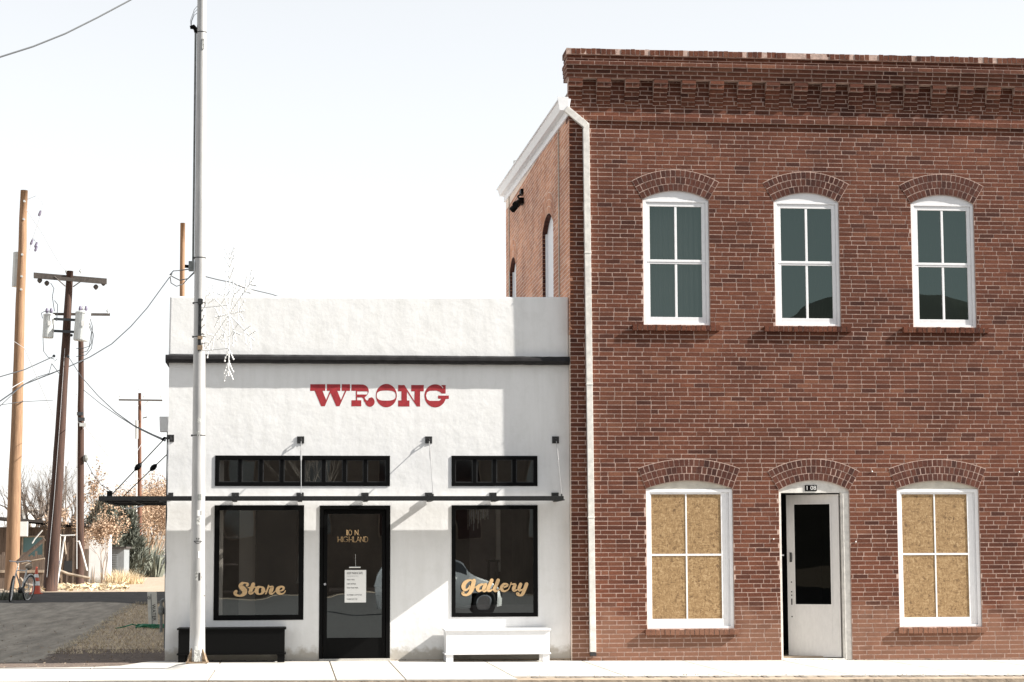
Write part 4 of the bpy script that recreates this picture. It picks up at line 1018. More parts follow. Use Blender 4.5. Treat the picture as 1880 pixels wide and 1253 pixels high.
for py, hh in ((556, .035), (622, .02), (640, .03)):
    c_ = MB(); z = ppt(py); r = pr(z); c_.box(pc(z).x-.02, pc(z).x+.045, PY-r-.05, PY-r-.001, z-hh, z+hh); c_.build('bracket_fitting', M['rust' if py > 600 else 'steel'], SP)
c_ = MB(); z = ppt(83); r = pr(z); c_.box(pc(z).x+.01, pc(z).x+.04, PY-r-.008, PY-r+.004, z-.07, z+.07); c_.build('tag_plate', M['inksticker'], SP)
def sticker(px0, py0, px1, py1, matl, parts=()):
    # curved round the shaft
    z1, z0 = ppt(py0), ppt(py1); r = pr(z0)+.0018; cx = pc(z0).x; s_ = 1/138
    a0 = math.asin(max(-.97, min(.97, ((px0-(px_c(z0)))*s_)/r))); a1 = math.asin(max(-.97, min(.97, ((px1-px_c(z0))*s_)/r)))
    b = MB(); n = 6
    for i in range(n):
        u, w = a0+(a1-a0)*i/n, a0+(a1-a0)*(i+1)/n
        b.face([(cx+r*math.sin(u), PY-r*math.cos(u), z0), (cx+r*math.sin(w), PY-r*math.cos(w), z0), (cx+r*math.sin(w), PY-r*math.cos(w), z1), (cx+r*math.sin(u), PY-r*math.cos(u), z1)])
    b.build('sticker', M[matl], SP)
def px_c(z):
    w = pc(z)-CAMP; return 940+FPX*(w.dot(CR)/w.dot(CF))
for a in ((364,908,370,919,'pipe'), (362,937,369,948,'reflect'), (368,938,370,947,'shade'), (361,952,369,964,'inksticker'), (359,1049,364,1066,'inksticker'), (365,1052,368,1066,'shade'), (370,1055,373,1064,'inksticker'), (364,1012,368,1025,'reflect'), (360,792,367,802,'inksticker'), (374,1093,378,1095,'shade'), (358,1186,362,1196,'reflect'), (352,1206,357,1214,'inksticker'), (362, 768, 369, 778, 'inksticker')): sticker(*a)
# smiling face drawing
z = ppt(994); r = pr(z)+.003; cx = pc(z).x
b = MB()
def onp(x, zz, o=0): a = math.asin(max(-.95, min(.95, x/r))); return V(cx+(r+o)*math.sin(a), PY-(r+o)*math.cos(a), z+zz)
for x in (-.014, .016): b.tube([onp(x, .022), onp(x, .042)], .005, 5)
mth = [onp(-.05+.1*i/12, -.028*math.sin(math.pi*i/12)-.002) for i in range(13)]; b.tube(mth, .0035, 5); b.tube([onp(-.05+.1*i/6, 0) for i in range(7)], .0035, 5)
b.build('sticker', M['shade'], SP)

# snowflake: a wire frame set with bulbs, on a plane turned away from the wall
SC = at(421, 577, PY-.45); dirv = V(.47, -.88, 0).normalized()
SF = thing('snowflake_decoration', (SC.x, SC.y, SC.z), 'white lit-bulb snowflake decoration hanging from the street pole', 'decoration')
def sp_(u, w): return SC+dirv*u+V(0, 0, w)
rq = random.Random(12)
def arm(ang, L, fork, name):
    b = MB(); bl = MB(); d = (math.sin(R(ang)), math.cos(R(ang)))
    def pt(r, a2=0, r2=0):
        e = (math.sin(R(ang+a2)), math.cos(R(ang+a2))); return sp_(d[0]*r+e[0]*r2, d[1]*r+e[1]*r2)
    lines = [(pt(.03), pt(L))]
    for r in fork:
        for s_ in (-1, 1): lines.append((pt(r), pt(r, 42*s_, .19 if r > .5*L else .12)))
    for p, q in lines:
        b.tube([p, q], .006, 5); ln = (q-p).length; k = int(ln/.062)+1
        for i in range(1, k+1):
            c = p+(q-p)*(i/k)+V(rq.uniform(-.005,.005), rq.uniform(-.005,.005), rq.uniform(-.005,.005)); bl.ball(c, .0125, 6, sz=1.25)
    n0 = len(b.v); b.v += bl.v; b.f += [tuple(i+n0 for i in f) for f in bl.f]; b.m += bl.m
    b.build(name, M['bulb'], SF)
for k in range(6): arm(60*k, .80, (.50, .66) if k % 3 else (.46, .62, .72), 'arm')
for k in range(6): arm(30+60*k, .42, (.28,), 'short_arm')
b = MB(); b.tube([sp_(.30*math.sin(R(60*k)), .30*math.cos(R(60*k))) for k in range(7)], .006, 5); b.build('ring', M['bulb'], SF)
for zz in (.12, -.45):
    b = MB(); z = SC.z+zz; b.tube([pc(z)+V(0, -pr(z), 0), sp_(-.05 if zz > 0 else -.0, zz)], .006, 6); b.build('mounting_rod', M['bulb'], SF)

# ------------------------------------------------------------------ utility poles and wires
def pole_obj(name, bpx, tpx, Y, wb, wt, matl, label, grp='wooden utility poles beside the alley', lean=0):
    k = (Y-CAMP.y)/FPX; b0 = at(*bpx, Y); t0 = at(*tpx, Y+lean); g0 = gz(b0.x, Y)
    o = thing(name, (b0.x, Y, g0-.05), label, 'utility pole', grp)
    m_ = MB(); n = 14; d = t0-V(b0.x, Y, g0-.05)
    pts = [V(b0.x, Y, g0-.05)+d*(i/n) for i in range(n+1)]; rp = random.Random(int(bpx[0]))
    m_.tube([p+V(rp.uniform(-.012,.012), 0, 0)*(0 < i < n) for i, p in enumerate(pts)], [(wb+(wt-wb)*i/n)*k/2 for i in range(n+1)], 14)
    m_.build('shaft', M[matl], o, smooth=True)
    return o, b0, t0
def tb(parent, name, matl, pts, r, n=8): b = MB(); b.tube(pts, r, n); return b.build(name, M[matl], parent)
def bx_(parent, name, matl, p, q, th, dp, bev=0):
    b = MB(); p, q = Vector(p), Vector(q); t = (q-p).normalized(); u = V(0, 0, 1) if abs(t.z) < .8 else V(1, 0, 0)
    b.hexa([c+u*a*th/2+V(0, s_*dp/2, 0) for c in (p, q) for s_ in (-1, 1) for a in (-1, 1)]); return b.build(name, M[matl], parent, bevel=bev)
def insul(parent, p, s=1):
    b = MB(); p = Vector(p); b.tube([p, p+V(0,0,.06)*s, p+V(0,0,.07)*s, p+V(0,0,.12)*s, p+V(0,0,.13)*s, p+V(0,0,.17)*s], [x*s for x in (.02, .02, .06, .05, .03, .03)], 8); b.build('insulator', M['can'], parent)
# 1: big pale pole at the left edge
Y1 = 32.; P1, a1, t1 = pole_obj('utility_pole', (21, 1072), (44.5, 350), Y1, 26, 13, 'barkp', 'thick pale tan pole at the far left, without a crossarm')
for px, py in ((45, 370), (44, 403), (41, 468), (40, 508), (39, 532)):
    p = at(px, py, Y1-.12); tb(P1, 'bolt', 'can', [p, p+V(0, -.06, 0)], .035, 6)
def fuse(parent, px, py, Y, l=.22): 
    p = at(px, py, Y); b = MB(); b.tube([p, p+V(.02, 0, .3*l), p+V(.06, 0, l)], [.025, .04, .03], 6); b.build('fuse_cutout', M['violet'], parent)
for px, py in ((71, 397), (56, 450), (64, 455), (64, 462)): fuse(P1, px, py, Y1, .16)
tb(P1, 'cable', 'wirelight', [at(46, 368, Y1), at(66, 360, Y1), at(79, 372, Y1), at(76, 392, Y1), at(60, 440, Y1), at(54, 462, Y1)], .009, 5)
tb(P1, 'cable', 'wirelight', [at(54, 462, Y1), at(60, 437, Y1), at(66, 445, Y1)], .01, 5)
b = MB(); b.tube([at(32, 527, Y1+.35), at(35, 464, Y1+.35)], .17, 12); b.build('transformer', M['can'], P1)
# 2: dark leaning pole with crossarms and transformers
Y2 = 30.; P2, a2, t2 = pole_obj('utility_pole', (92, 1082), (128.5, 498), Y2, 26, 12, 'barkd', 'dark leaning pole carrying two crossarms and two grey transformers')
k2 = (Y2-CAMP.y)/FPX
for dy in (-.16, .16): bx_(P2, 'crossarm', 'arm', at(62, 506-dy*12, Y2+dy), at(196, 517-dy*12, Y2+dy), .10, .09)
bx_(P2, 'crossarm', 'arm', at(96, 577, Y2+.2), at(202, 578, Y2+.2), .07, .07)
for pts in ((( 100, 508), (120, 526)), ((154, 513), (134, 527))): tb(P2, 'arm_brace', 'arm', [at(*pts[0], Y2-.2), at(*pts[1], Y2-.2)], .018, 5)
for px, py in ((73, 514), (86, 519), (176, 526), (190, 519)):
    b = MB(); p = at(px, py, Y2-.1); b.tube([p+V(0,0,.05), p, p-V(0,0,.05), p-V(0,0,.10)], [.03, .075, .065, .02], 8); b.build('insulator', M['arm'], P2)
for px, py in ((122, 501), (148, 500), (152, 568), (198, 573)): insul(P2, at(px, py+3, Y2), .8)
def transformer(P, px0, px1, py0, py1, Y, tilt=2):
    p = at((px0+px1)/2+tilt*.6, py0, Y); q = at((px0+px1)/2-tilt*.6, py1, Y); r = (px1-px0)/2*(Y-CAMP.y)/FPX
    b = MB(); d = q-p; b.tube([p+d*-.06, p-d*.03, p, p+d*.05, p+d*.06, q-d*.04, q], [r*.3, r*.8, r*1.04, r*1.04, r, r, r*.94], 18); o = b.build('transformer', M['can'], P, smooth=False)
    for dx_ in (-.4, .35):
        b = MB(); c = p+V(r*dx_, 0, .04); b.tube([c, c+V(0,0,.05), c+V(0,0,.06), c+V(0,0,.12), c+V(0,0,.15)], [.03, .045, .05, .035, .015], 8); b.build('bushing', M['violet'], o)
    b = MB(); c = at((px0+px1)/2+2, (py0+py1)/2-6, Y-r-.01); b.box(c.x-.05, c.x+.05, c.y-.01, c.y, c.z-.07, c.z+.07); b.build('name_plate', M['reflect'], o)
transformer(P2, 79, 99, 578, 621, Y2-.15); transformer(P2, 137, 164, 574, 626, Y2-.3, 4)
for py in (586, 608):
    bx_(P2, 'transformer_bracket', 'wire', at(99, py, Y2-.25), at(140, py+2, Y2-.3), .07, .05)
for px, py in ((99, 654), (125, 655), (131, 616)): b = MB(); b.ball(at(px, py, Y2-.25), .045, 8); b.build('insulator', M['wire'], P2)
for pts in ([(100,572),(96,545),(99,530),(93,520)], [(104,590),(106,560),(100,552)], [(79,620),(80,645),(88,656),(100,660)], [(165,585),(170,600),(168,630),(160,645),(150,648)], [(163,590),(172,615),(168,640),(158,652),(140,655)], [(160,590),(168,610),(164,636),(152,640),(140,640)], [(78,585),(76,575),(82,572),(95,574)]):
    tb(P2, 'drop_cable', 'wire', [at(*q, Y2-.35) for q in pts], .011, 5)
# cable up the pole
tb(P2, 'ground_cable', 'wirelight', [at(119, 640, Y2-.25), at(111, 760, Y2-.27), at(99, 920, Y2-.3), at(86, 1060, Y2-.33)], .006, 5)
# 3
Y3 = 40.; P3, a3, t3 = pole_obj('utility_pole', (147, 1064), (149, 568), Y3, 15, 9, 'barkd', 'slim dark upright pole standing behind the big grey transformer')
for py in (760, 770, 780): b = MB(); c = at(149+(py-770)*.3, py, Y3-.12); b.box(c.x-.1, c.x+.12, c.y-.08, c.y, c.z-.06, c.z+.05); b.build('cable_clamp', M['wire' if py != 780 else 'can'], P3)
tb(P3, 'cable', 'wirelight', [at(143, 775, Y3-.15), at(152, 780, Y3-.15), at(155, 790, Y3-.15)], .02, 5)
b = MB(); b.ball(at(157, 842, Y3-.1), .09, 8, sz=1.5); b.build('guy_insulator', M['pipe'], P3)
tb(P3, 'service_riser', 'wirelight', [at(140, 720, Y3-.2), at(141, 850, Y3-.2), at(141, 1045, Y3-.2)], .016, 5)
# 4
Y4 = 92.; P4, a4, t4 = pole_obj('utility_pole', (256, 1064), (256.5, 722), Y4, 9.5, 5.5, 'barkr', 'reddish pole with one thin crossarm, seen just left of the white shop')
bx_(P4, 'crossarm', 'arm', at(218, 734.5, Y4-.2), at(298, 735.5, Y4-.2), .09, .09)
for pts in (((244, 737), (254, 746)), ((272, 737), (261, 746))): tb(P4, 'arm_brace', 'can', [at(*pts[0], Y4-.3), at(*pts[1], Y4-.3)], .022, 5)
for px, py in ((220, 731), (256, 718), (264, 731), (295, 731)): insul(P4, at(px, py, Y4-.2), .9)
b = MB(); b.tube([at(251, 806, Y4-.3), at(251, 772, Y4-.3)], .09, 10); b.build('transformer', M['can'], P4)
bx_(P4, 'crossarm', 'arm', at(262, 768, Y4-.2), at(270, 766, Y4-.2), .06, .06)
tb(P4, 'conduit', 'reflect', [at(250.5, 835, Y4-.5), at(250, 1062, Y4-.5)], .05, 8)
# 5: behind the shop roof
Y5 = 48.; P5, a5, t5 = pole_obj('utility_pole', (333, 1060), (335.5, 410), Y5, 10, 9, 'barkp', 'pale pole rising behind the shop parapet beside the metal street pole')
P6, a6, t6 = pole_obj('utility_pole', (120.5, 1050), (121, 856), 78., 3.2, 2.2, 'twig', 'thin distant bare pole between the dark poles')

def wire(label, pts, r=.012, sag=None, matl='wire', cat='wire', name='overhead_wire'):
    P_ = [at(a[0], a[1], a[2]) for a in pts]
    b = MB()
    if sag is not None and len(P_) == 2:
        p, q = P_; n = 28; P_ = [p+(q-p)*(i/n)-V(0, 0, sag*4*(i/n)*(1-i/n)) for i in range(n+1)]
    b.tube(P_, r, 5); o = b.build(name, M[matl])
    return tag(o, label, cat)
wire('thick twisted cable crossing the top left corner of the sky', [(-60, 130, 4), (0, 105, 5), (60, 86, 6), (120, 62, 7), (180, 32, 8), (240, 0, 9), (290, -28, 10)], .016)
wire('dark cable sagging from the pole behind the parapet down to the leaning pole', [(316, 503, 46), (296, 530, 45), (270, 566, 43), (240, 600, 40), (205, 632, 37), (165, 656, 34), (130, 672, 31), (90, 688, 30), (45, 706, 28), (0, 737, 26), (-60, 770, 24)], .02)
wire('thin pale wire running from the parapet pole to the small crossarm', [(316, 505, 46), (280, 522, 44), (240, 545, 41), (202, 567, 37)], .010, matl='wirelight')
wire('cable knot looped at the pale pole behind the parapet', [(358, 500, 47), (345, 512, 47), (330, 515, 47), (316, 508, 46.5), (312, 505, 46), (318, 498, 46), (330, 497, 47), (352, 494, 47)], .022)
wire('lower slack cable loop hanging at the pale pole behind the parapet', [(312, 506, 46), (314, 520, 46.5), (324, 526, 47), (336, 522, 47.5), (350, 506, 47.5), (358, 498, 47.5)], .018)
wire('twisted cable behind the snowflake running down to the right', [(376, 508, 49), (400, 514, 51), (425, 519, 53), (445, 528, 56), (470, 534, 60), (500, 541, 66), (540, 556, 72)], .022)
wire('thin wire under the twisted cable behind the snowflake', [(440, 524, 55), (460, 532, 58), (480, 541, 60), (520, 555, 64)], .012, matl='wirelight')
wire('dark service cable from the leaning pole to the shop corner', [(126, 656, 29.8), (150, 693, 24), (180, 727, 18), (212, 757, 11), (245, 781, 6), (280, 798, 2.5), (304, 808, .1)], .010)
wire('second service cable joining near the shop corner', [(153, 716, 39.8), (185, 742, 30), (220, 766, 19), (250, 785, 8), (275, 797, 3), (303, 810, .15)], .010)
wire('dark cable entering from the left onto the leaning pole', [(-40, 700, 25), (0, 692, 26), (45, 679, 27.5), (98, 655, 29.7)], .016)
wire('pale wire crossing behind the first pole toward the leaning pole', [(-40, 735, 25), (0, 725, 26), (60, 690, 28), (105, 660, 30)], .009, matl='wirelight')
wire('lower dark cable sweeping left from the leaning pole', [(110, 688, 29.7), (95, 668, 29.5), (90, 686, 29), (70, 692, 28), (40, 708, 27), (0, 746, 26), (-40, 765, 25)], .011)
wire('thin sloping wire high between the first two poles', [(48, 385, 24), (75, 425, 26), (105, 478, 28.5), (122, 500, 29.8)], .006, matl='wirelight')
wire('low thin wire from the left past the leaning pole', [(-40, 758, 22), (0, 744, 24), (40, 738, 26), (97, 735, 29.6)], .009)
wire('pale guy wire running down right from the slim pole', [(157, 845, 39.8), (170, 870, 38.5), (185, 890, 37), (205, 903, 35.5)], .012)
wire('faint wire from the left down to the leaning pole', [(0, 610, 23), (45, 640, 26), (97, 762, 29.5), (143, 774, 39.5)], .007, matl='wirelight')
wire('faint straight wire across the sky left of the shop cornice', [(-20, 865, 70), (120, 862, 80), (250, 832, 91), (262, 812, 92), (309, 808, 95)], .012, matl='wirelight')
wire('faint wire from the slim pole down to the trees', [(155, 782, 40), (200, 840, 55), (240, 868, 80), (256, 880, 92)], .01, matl='wirelight')
wire('pair wire sagging between bare trees under the awning', [(226, 935, 50), (250, 932, 52), (290, 922, 56), (330, 915, 60)], .025)

# ------------------------------------------------------------------ things at the back of the alley
def base(px, Y, py=1000): p = at(px, py, Y); return V(p.x, Y, gz(p.x, Y))
def grow(b, p, d, L, r, depth, rnd, tips, spread=.5, up=.25, taper=.68, n=4, seg=3):
    pts = [p]; rad = [r]; c = p; dd = d
    for i in range(seg):
        dd = (dd+V(rnd.gauss(0, .12), rnd.gauss(0, .12), rnd.gauss(0, .08)+up*.12)).normalized()
        c = c+dd*(L/seg); pts.append(c); rad.append(r*(1-(1-taper)*(i+1)/seg))
    b.tube(pts, rad, n if r > .02 else 3, caps=False)
    if depth == 0: tips.append((c, dd)); return
    for k in range(rnd.choice((2, 3, 3))):
        ax = V(rnd.gauss(0, 1), rnd.gauss(0, 1), rnd.gauss(0, .4)+up).normalized()
        grow(b, pts[-1] if k < 2 else pts[-2], (dd+ax*spread).normalized(), L*rnd.uniform(.62, .88), rad[-1]*rnd.uniform(.6, .8), depth-1, rnd, tips, spread, up, taper, n, seg)
def leaves(b, tips, rnd, per, s, rad):
    for c, d in tips:
        for k in range(per):
            o = c+V(rnd.gauss(0, rad), rnd.gauss(0, rad), rnd.gauss(0, rad)); u = V(rnd.gauss(0,1), rnd.gauss(0,1), rnd.gauss(0,1)).normalized(); w = u.cross(V(rnd.gauss(0,1), rnd.gauss(0,1), rnd.gauss(0,1))).normalized()
            q = s*rnd.uniform(.5, 1.4); b.face([o-u*q, o+w*q*.5, o+u*q, o-w*q*.5])
def tree(name, label, px, Y, h, L0, r0, depth, seed, tw, leafm=None, per=0, ls=.05, lr=.15, stems=1, spread=.5, up=.3, lean=(0, 0), grp=None, cat='tree', trunkname='trunk', wid=None):
    g0 = base(px, Y); o = thing(name, g0, label, cat, grp); rnd = random.Random(seed); b = MB(); tips = []
    for k in range(stems):
        d = V(lean[0]+rnd.gauss(0, .18 if stems > 1 else .03), lean[1]+rnd.gauss(0, .15), 1).normalized()
        grow(b, g0+V(rnd.uniform(-.2, .2)*(stems > 1), rnd.uniform(-.2, .2)*(stems > 1), -.05), d, L0, r0, depth, rnd, tips, spread, up)
    hmax = max(t[0].z for t in tips)-g0.z; sc = h/hmax
    wmax = max(abs(t[0].x-g0.x) for t in tips); sx = sc if not wid else min(sc, wid/wmax)
    f_ = lambda v: V(g0.x+(v.x-g0.x)*sx, g0.y+(v.y-g0.y)*sx, g0.z+(v.z-g0.z)*sc)
    b.v = [f_(v) for v in b.v]; tips = [(f_(c), d) for c, d in tips]
    b.build(trunkname, M[tw], o)
    if leafm:
        l = MB(); leaves(l, tips, rnd, per, ls, lr); l.build('foliage', M[leafm], o)
    return o
def hz(py, Y, g0): return at(150, py, Y).z-g0
BG = 'bare trees behind the alley'
tree('bare_tree', 'large grey bare tree between the first two poles', 88, 62, 6.0, 1.5, .22, 6, 3, 'twig', stems=4, spread=.55, up=.35, grp=BG)
tree('bare_tree', 'grey bare tree rising behind the leaning dark pole', 122, 66, 5.2, 1.4, .20, 6, 14, 'twig', stems=3, spread=.6, up=.3, grp=BG)
tree('bare_tree', 'low bare tree at the left edge behind the pale pole', 14, 60, 3.4, 1.0, .14, 5, 5, 'twig', stems=3, spread=.6, grp=BG)
tree('bare_tree', 'tall grey bare tree beside the shop corner above the tan trees', 292, 120, 7.4, 2.6, .30, 6, 21, 'twig', stems=2, spread=.5, grp=BG)
for k, (px, py, sd_) in enumerate(((236, 905, 31), (262, 905, 32), (283, 880, 33), (303, 895, 34), (322, 890, 35))):
    Y = 105+k*2; g0 = gz(0, Y)
    tree('tan_tree', ['tan twiggy tree left of the reddish pole', 'tan twiggy tree right behind the reddish pole', 'tallest tan twiggy tree under the awning tip', 'tan twiggy tree beside the shop corner', 'tan twiggy tree mostly hidden by the shop wall'][k], px, Y, hz(py, Y, g0)*1.03, 1.5, .13, 5, sd_, 'twigtan', 'leafdry', 12, .065, .4, stems=4, spread=.7, grp='tan trees behind the yard', wid=2.2)
# tree of heaven seed clusters
tree('seed_tree', 'thin tree with tan seed clusters right of the dark poles', 172, 44, hz(848, 44, .6), 1.3, .035, 4, 47, 'twigtan', 'leafdry', 5, .05, .07, stems=2, spread=.45, up=.5, lean=(.05, 0), wid=.55, grp='trees with tan seed clusters')
tree('seed_tree', 'low bushy tree with tan seed clusters over the white hut', 190, 41, hz(935, 41, .6), 1.0, .04, 4, 52, 'twigtan', 'leafdry', 14, .045, .10, stems=3, spread=.7, up=.25, wid=.75, grp='trees with tan seed clusters')
tree('seed_tree', 'tree with tan seed clusters between the two dark poles', 116, 40, hz(935, 40, .6), .9, .03, 4, 57, 'twigtan', 'leafdry', 6, .045, .07, stems=3, spread=.6, up=.4, wid=.6, grp='trees with tan seed clusters')
# junipers: upright feathery sprays
def juniper(label, px, Y, pw, pyt, seed):
    g0 = base(px, Y); k = (Y-CAMP.y)/FPX; h = hz(pyt, Y, g0.z); w = pw*k/2; o = thing('juniper_tree', g0, label, 'tree', 'junipers behind the white hut'); rnd = random.Random(seed)
    b = MB(); b.tube([g0, g0+V(.05, 0, h*.4), g0+V(-.05, 0, h*.75)], [.12, .08, .03], 6); 
    for i in range(14): z = h*rnd.uniform(.15, .7); a = rnd.uniform(0, 6.28); b.tube([g0+V(0, 0, z), g0+V(math.cos(a)*w*.6, math.sin(a)*w*.6, z+h*.15)], [.04, .012], 4)
    b.build('trunk', M['twig'], o); f = MB()
    for i in range(420):
        t = rnd.random()**.8; z = h*(.08+.88*t); rr_ = w*(1-t**1.8)**.5*rnd.uniform(.35, 1.08)*(1+.25*math.sin(7*t+seed)); a = rnd.uniform(0, 6.28)
        c = g0+V(math.cos(a)*rr_, math.sin(a)*rr_, z); up = V(math.cos(a)*.55, math.sin(a)*.55, 1).normalized()
        for j in range(16):
            d = (up+V(rnd.gauss(0, .38), rnd.gauss(0, .38), rnd.gauss(0, .3))).normalized(); l = rnd.uniform(.16, .42); s_ = d.cross(V(rnd.gauss(0,1), rnd.gauss(0,1), .2)).normalized()*rnd.uniform(.018, .035)
            c2 = c+V(rnd.gauss(0, .1), rnd.gauss(0, .1), rnd.gauss(0, .1)); f.face([c2-s_, c2+d*l*.6-s_*.8, c2+d*l, c2+d*l*.6+s_*.8, c2+s_])
    f.build('foliage', M['juniper'], o)
juniper('dark juniper right of the slim pole above the white hut', 188, 58, 54, 922, 4)
juniper('widest grey green juniper over the corrugated shed', 224, 60, 76, 926, 6)
# white hut
def boxthing(name, label, cat, px0, px1, py0, Y, depth, matl, part='wall', grp=None):
    p = at(px0, py0, Y); q = at(px1, py0, Y); g0 = gz(p.x, Y); o = thing(name, ((p.x+q.x)/2, Y, g0), label, cat, grp)
    b = MB(); b.box(p.x, q.x, Y, Y+depth, g0-.1, p.z); b.build(part, M[matl], o); return o, p, q, g0
o, p, q, g0 = boxthing('white_hut', 'small bright white plastered hut behind the alley', 'hut', 164, 200, 980, 44, 1.2, 'stucco')
b = MB(); b.box(p.x-.06, q.x+.05, 43.94, 45.3, p.z+.0, p.z+.05); b.build('roof', M['leafdry'], o)
b = MB(); b.box(p.x-.22, p.x-.02, 43.9, 44.2, g0, at(160, 1008, 44).z); b.build('door_post', M['wood'], o)
o, p, q, g0 = boxthing('corrugated_shed', 'grey corrugated metal shed right of the white hut', 'shed', 199, 228, 1007, 50, 2.5, 'shedgrey')
for k in range(14): b = MB(); z = g0+.1+k*(p.z-g0-.1)/14; b.box(p.x+.02, q.x-.25, 49.97, 49.999, z, z+.04); b.build('wall_rib', M['shedgrey'], o)
b = MB(); b.box(p.x-.05, q.x+.08, 49.9, 52.6, p.z, p.z+.06); b.build('roof', M['roof'], o)
o, p, q, g0 = boxthing('long_white_building', 'long low white building under the tan trees', 'building', 236, 320, 991, 110, 8, 'stucco')
b = MB(); b.box(p.x-.2, q.x+.2, 109.8, 118.3, p.z, p.z+.25); b.build('roof', M['can'], o)
b = MB(); a_ = at(281, 1010, 109.9); c_ = at(300, 1019, 109.9); b.box(a_.x, c_.x, 109.9, 109.99, c_.z, a_.z); b.build('window', M['woodpale'], o)
o, p, q, g0 = boxthing('yard_wall', 'dark low wall before the long white building', 'wall', 258, 320, 1019, 100, .3, 'shedgrey')
o, p, q, g0 = boxthing('metal_cabinet', 'pale metal cabinet beside the agaves near the shop corner', 'cabinet', 290, 303, 1037, 88, .6, 'shedgrey', 'body')
b = MB(); bar_frame(b, p.x-.03, q.x+.03, g0, p.z+.04, .06, 87.9, 87.99); b.build('door_frame', M['can'], o)
# timber house on the left
Yh = 46.; p = at(-60, 955, Yh); q = at(166, 968, Yh); g0 = .6
HS = thing('timber_house', ((p.x+q.x)/2, Yh, g0), 'dark weathered timber house with a teal shutter behind the poles', 'house')
b = MB(); zt = at(60, 968, Yh).z; b.box(p.x, q.x-.2, Yh, Yh+5, g0-.1, zt); nb = 40
b.build('wall', M['wood'], HS)
for k in range(nb): b = MB(); x = p.x+(q.x-.2-p.x)*k/nb; b.box(x, x+.03, Yh-.03, Yh-.001, g0, zt); b.build('batten', M['wood'], HS) if k % 2 == 0 else None
b = MB(); zl, zr = at(0, 946, Yh).z, at(165, 966, Yh).z
b.hexa([(p.x-.3, Yh-.5, zl-.06), (q.x, Yh-.5, zr-.02), (p.x-.3, Yh+5.3, zl+.0), (q.x, Yh+5.3, zr-.1), (p.x-.3, Yh-.5, zl+.05), (q.x, Yh-.5, zr+.06), (p.x-.3, Yh+5.3, zl+.1), (q.x, Yh+5.3, zr+.0)]); b.build('roof', M['roof'], HS)
b = MB(); a_ = at(36, 958, Yh-.7); c_ = at(50, 985, Yh-.7); b.box(a_.x-.4, c_.x, Yh-.75, Yh-.5, c_.z, a_.z); b.build('white_gable_board', M['reflect'], HS)
b = MB(); a_ = at(43, 987, Yh-.05); c_ = at(78, 1022, Yh-.05); b.box(a_.x, c_.x, Yh-.06, Yh-.035, c_.z, a_.z); W_ = b.build('window', M['teal'], HS)
b = MB(); bar_frame(b, a_.x-.06, c_.x+.06, c_.z-.06, a_.z+.06, .06, Yh-.09, Yh-.061); b.build('frame', M['woodpale'], W_)
b = MB(); a_ = at(118, 1030, Yh-.05); c_ = at(132, 1050, Yh-.05); b.box(a_.x, c_.x, Yh-.06, Yh-.035, c_.z, a_.z); b.build('window', M['dark'], HS)
o, p, q, g0 = boxthing('white_trailer', 'pale roof of a far building above the timber house', 'building', 28, 52, 936, 75, 3, 'can')
b = MB(); b.box(p.x-.2, q.x+.2, 74.8, 78.2, p.z, p.z+.08); b.build('roof', M['reflect'], o)
# fence rails and loose timber
FN = thing('plank_fence', base(20, 34), 'dark plank fence behind the bicycle', 'fence'); rf_ = random.Random(6)
for k in range(26):
    x0_ = at(-30+k*4.3, 1000, 34).x; h = at(0, rf_.uniform(1012, 1024), 34).z; g0 = gz(0, 34); b = MB(); b.box(x0_, x0_+rf_.uniform(.06, .075), 34, 34.03, g0-.05, h); b.build('plank', M['wood'], FN)
b = MB(); b.box(at(-30, 1000, 34).x, at(82, 1000, 34).x, 33.95, 33.999, at(0, 1052, 34).z, at(0, 1047, 34).z); b.build('rail', M['woodpale'], FN)
def stick(label, pts, Y, r, matl, name='loose_board', cat='board'):
    b = MB(); b.tube([at(a, c, Y) for a, c in pts], r, 6); tag(b.build(name, M[matl]), label, cat, 'loose timber in the alley')
stick('long dark brown beam leaning diagonally behind the bicycle', [(30, 1034), (82, 990)], 31, .06, 'wood')
stick('pale bleached branch lying level beside the leaning pole', [(40, 1036), (60, 1030), (82, 1026)], 32, .03, 'woodpale', 'dead_branch', 'branch')
stick('pale curved log on the ground right of the leaning pole', [(110, 1048), (125, 1054), (145, 1058), (165, 1062)], 38, .05, 'woodpale', 'dead_branch', 'branch')
stick('pale broken branch low behind the bicycle', [(36, 1062), (46, 1072), (60, 1076)], 31, .05, 'woodpale', 'dead_branch', 'branch')
stick('thin forked twig standing before the teal shutter', [(59, 998), (64, 990), (78, 974)], 33, .02, 'reflect', 'dead_branch', 'branch')
stick('bent white pipe standing at the slim dark pole', [(141, 995), (145, 994), (150, 1010), (160, 1048)], 39, .03, 'reflect', 'bent_pipe', 'pipe')
# sawhorse, sign board and violet box
g0 = gz(0, 31)
SHr = thing('white_stand', base(106, 31), 'white metal a-frame stand right of the leaning pole', 'stand')
for nm, pts, r, ml in (('post', [(103, 982), (103, 1075)], .035, 'reflect'), ('post', [(110, 982), (109, 1030)], .03, 'reflect'), ('brace', [(119, 985), (104, 1076)], .035, 'reflect'), ('brace', [(117, 985), (121, 1018)], .03, 'woodpale'), ('rail', [(110, 984), (138, 983)], .022, 'reflect'), ('rail', [(103, 983), (112, 983)], .03, 'reflect')):
    tb(SHr, nm, ml, [at(a, c, 30.6) for a, c in pts], r, 6)
b = MB(); a_ = at(104.5, 995, 30.7); c_ = at(108.5, 1020, 30.7); b.box(a_.x, c_.x, 30.7, 30.72, c_.z, a_.z); b.build('notice_board', M['reflect'], SHr)
VB = thing('meter_box', base(99, 30.9), 'dark violet meter box on a post right of the leaning pole', 'meter')
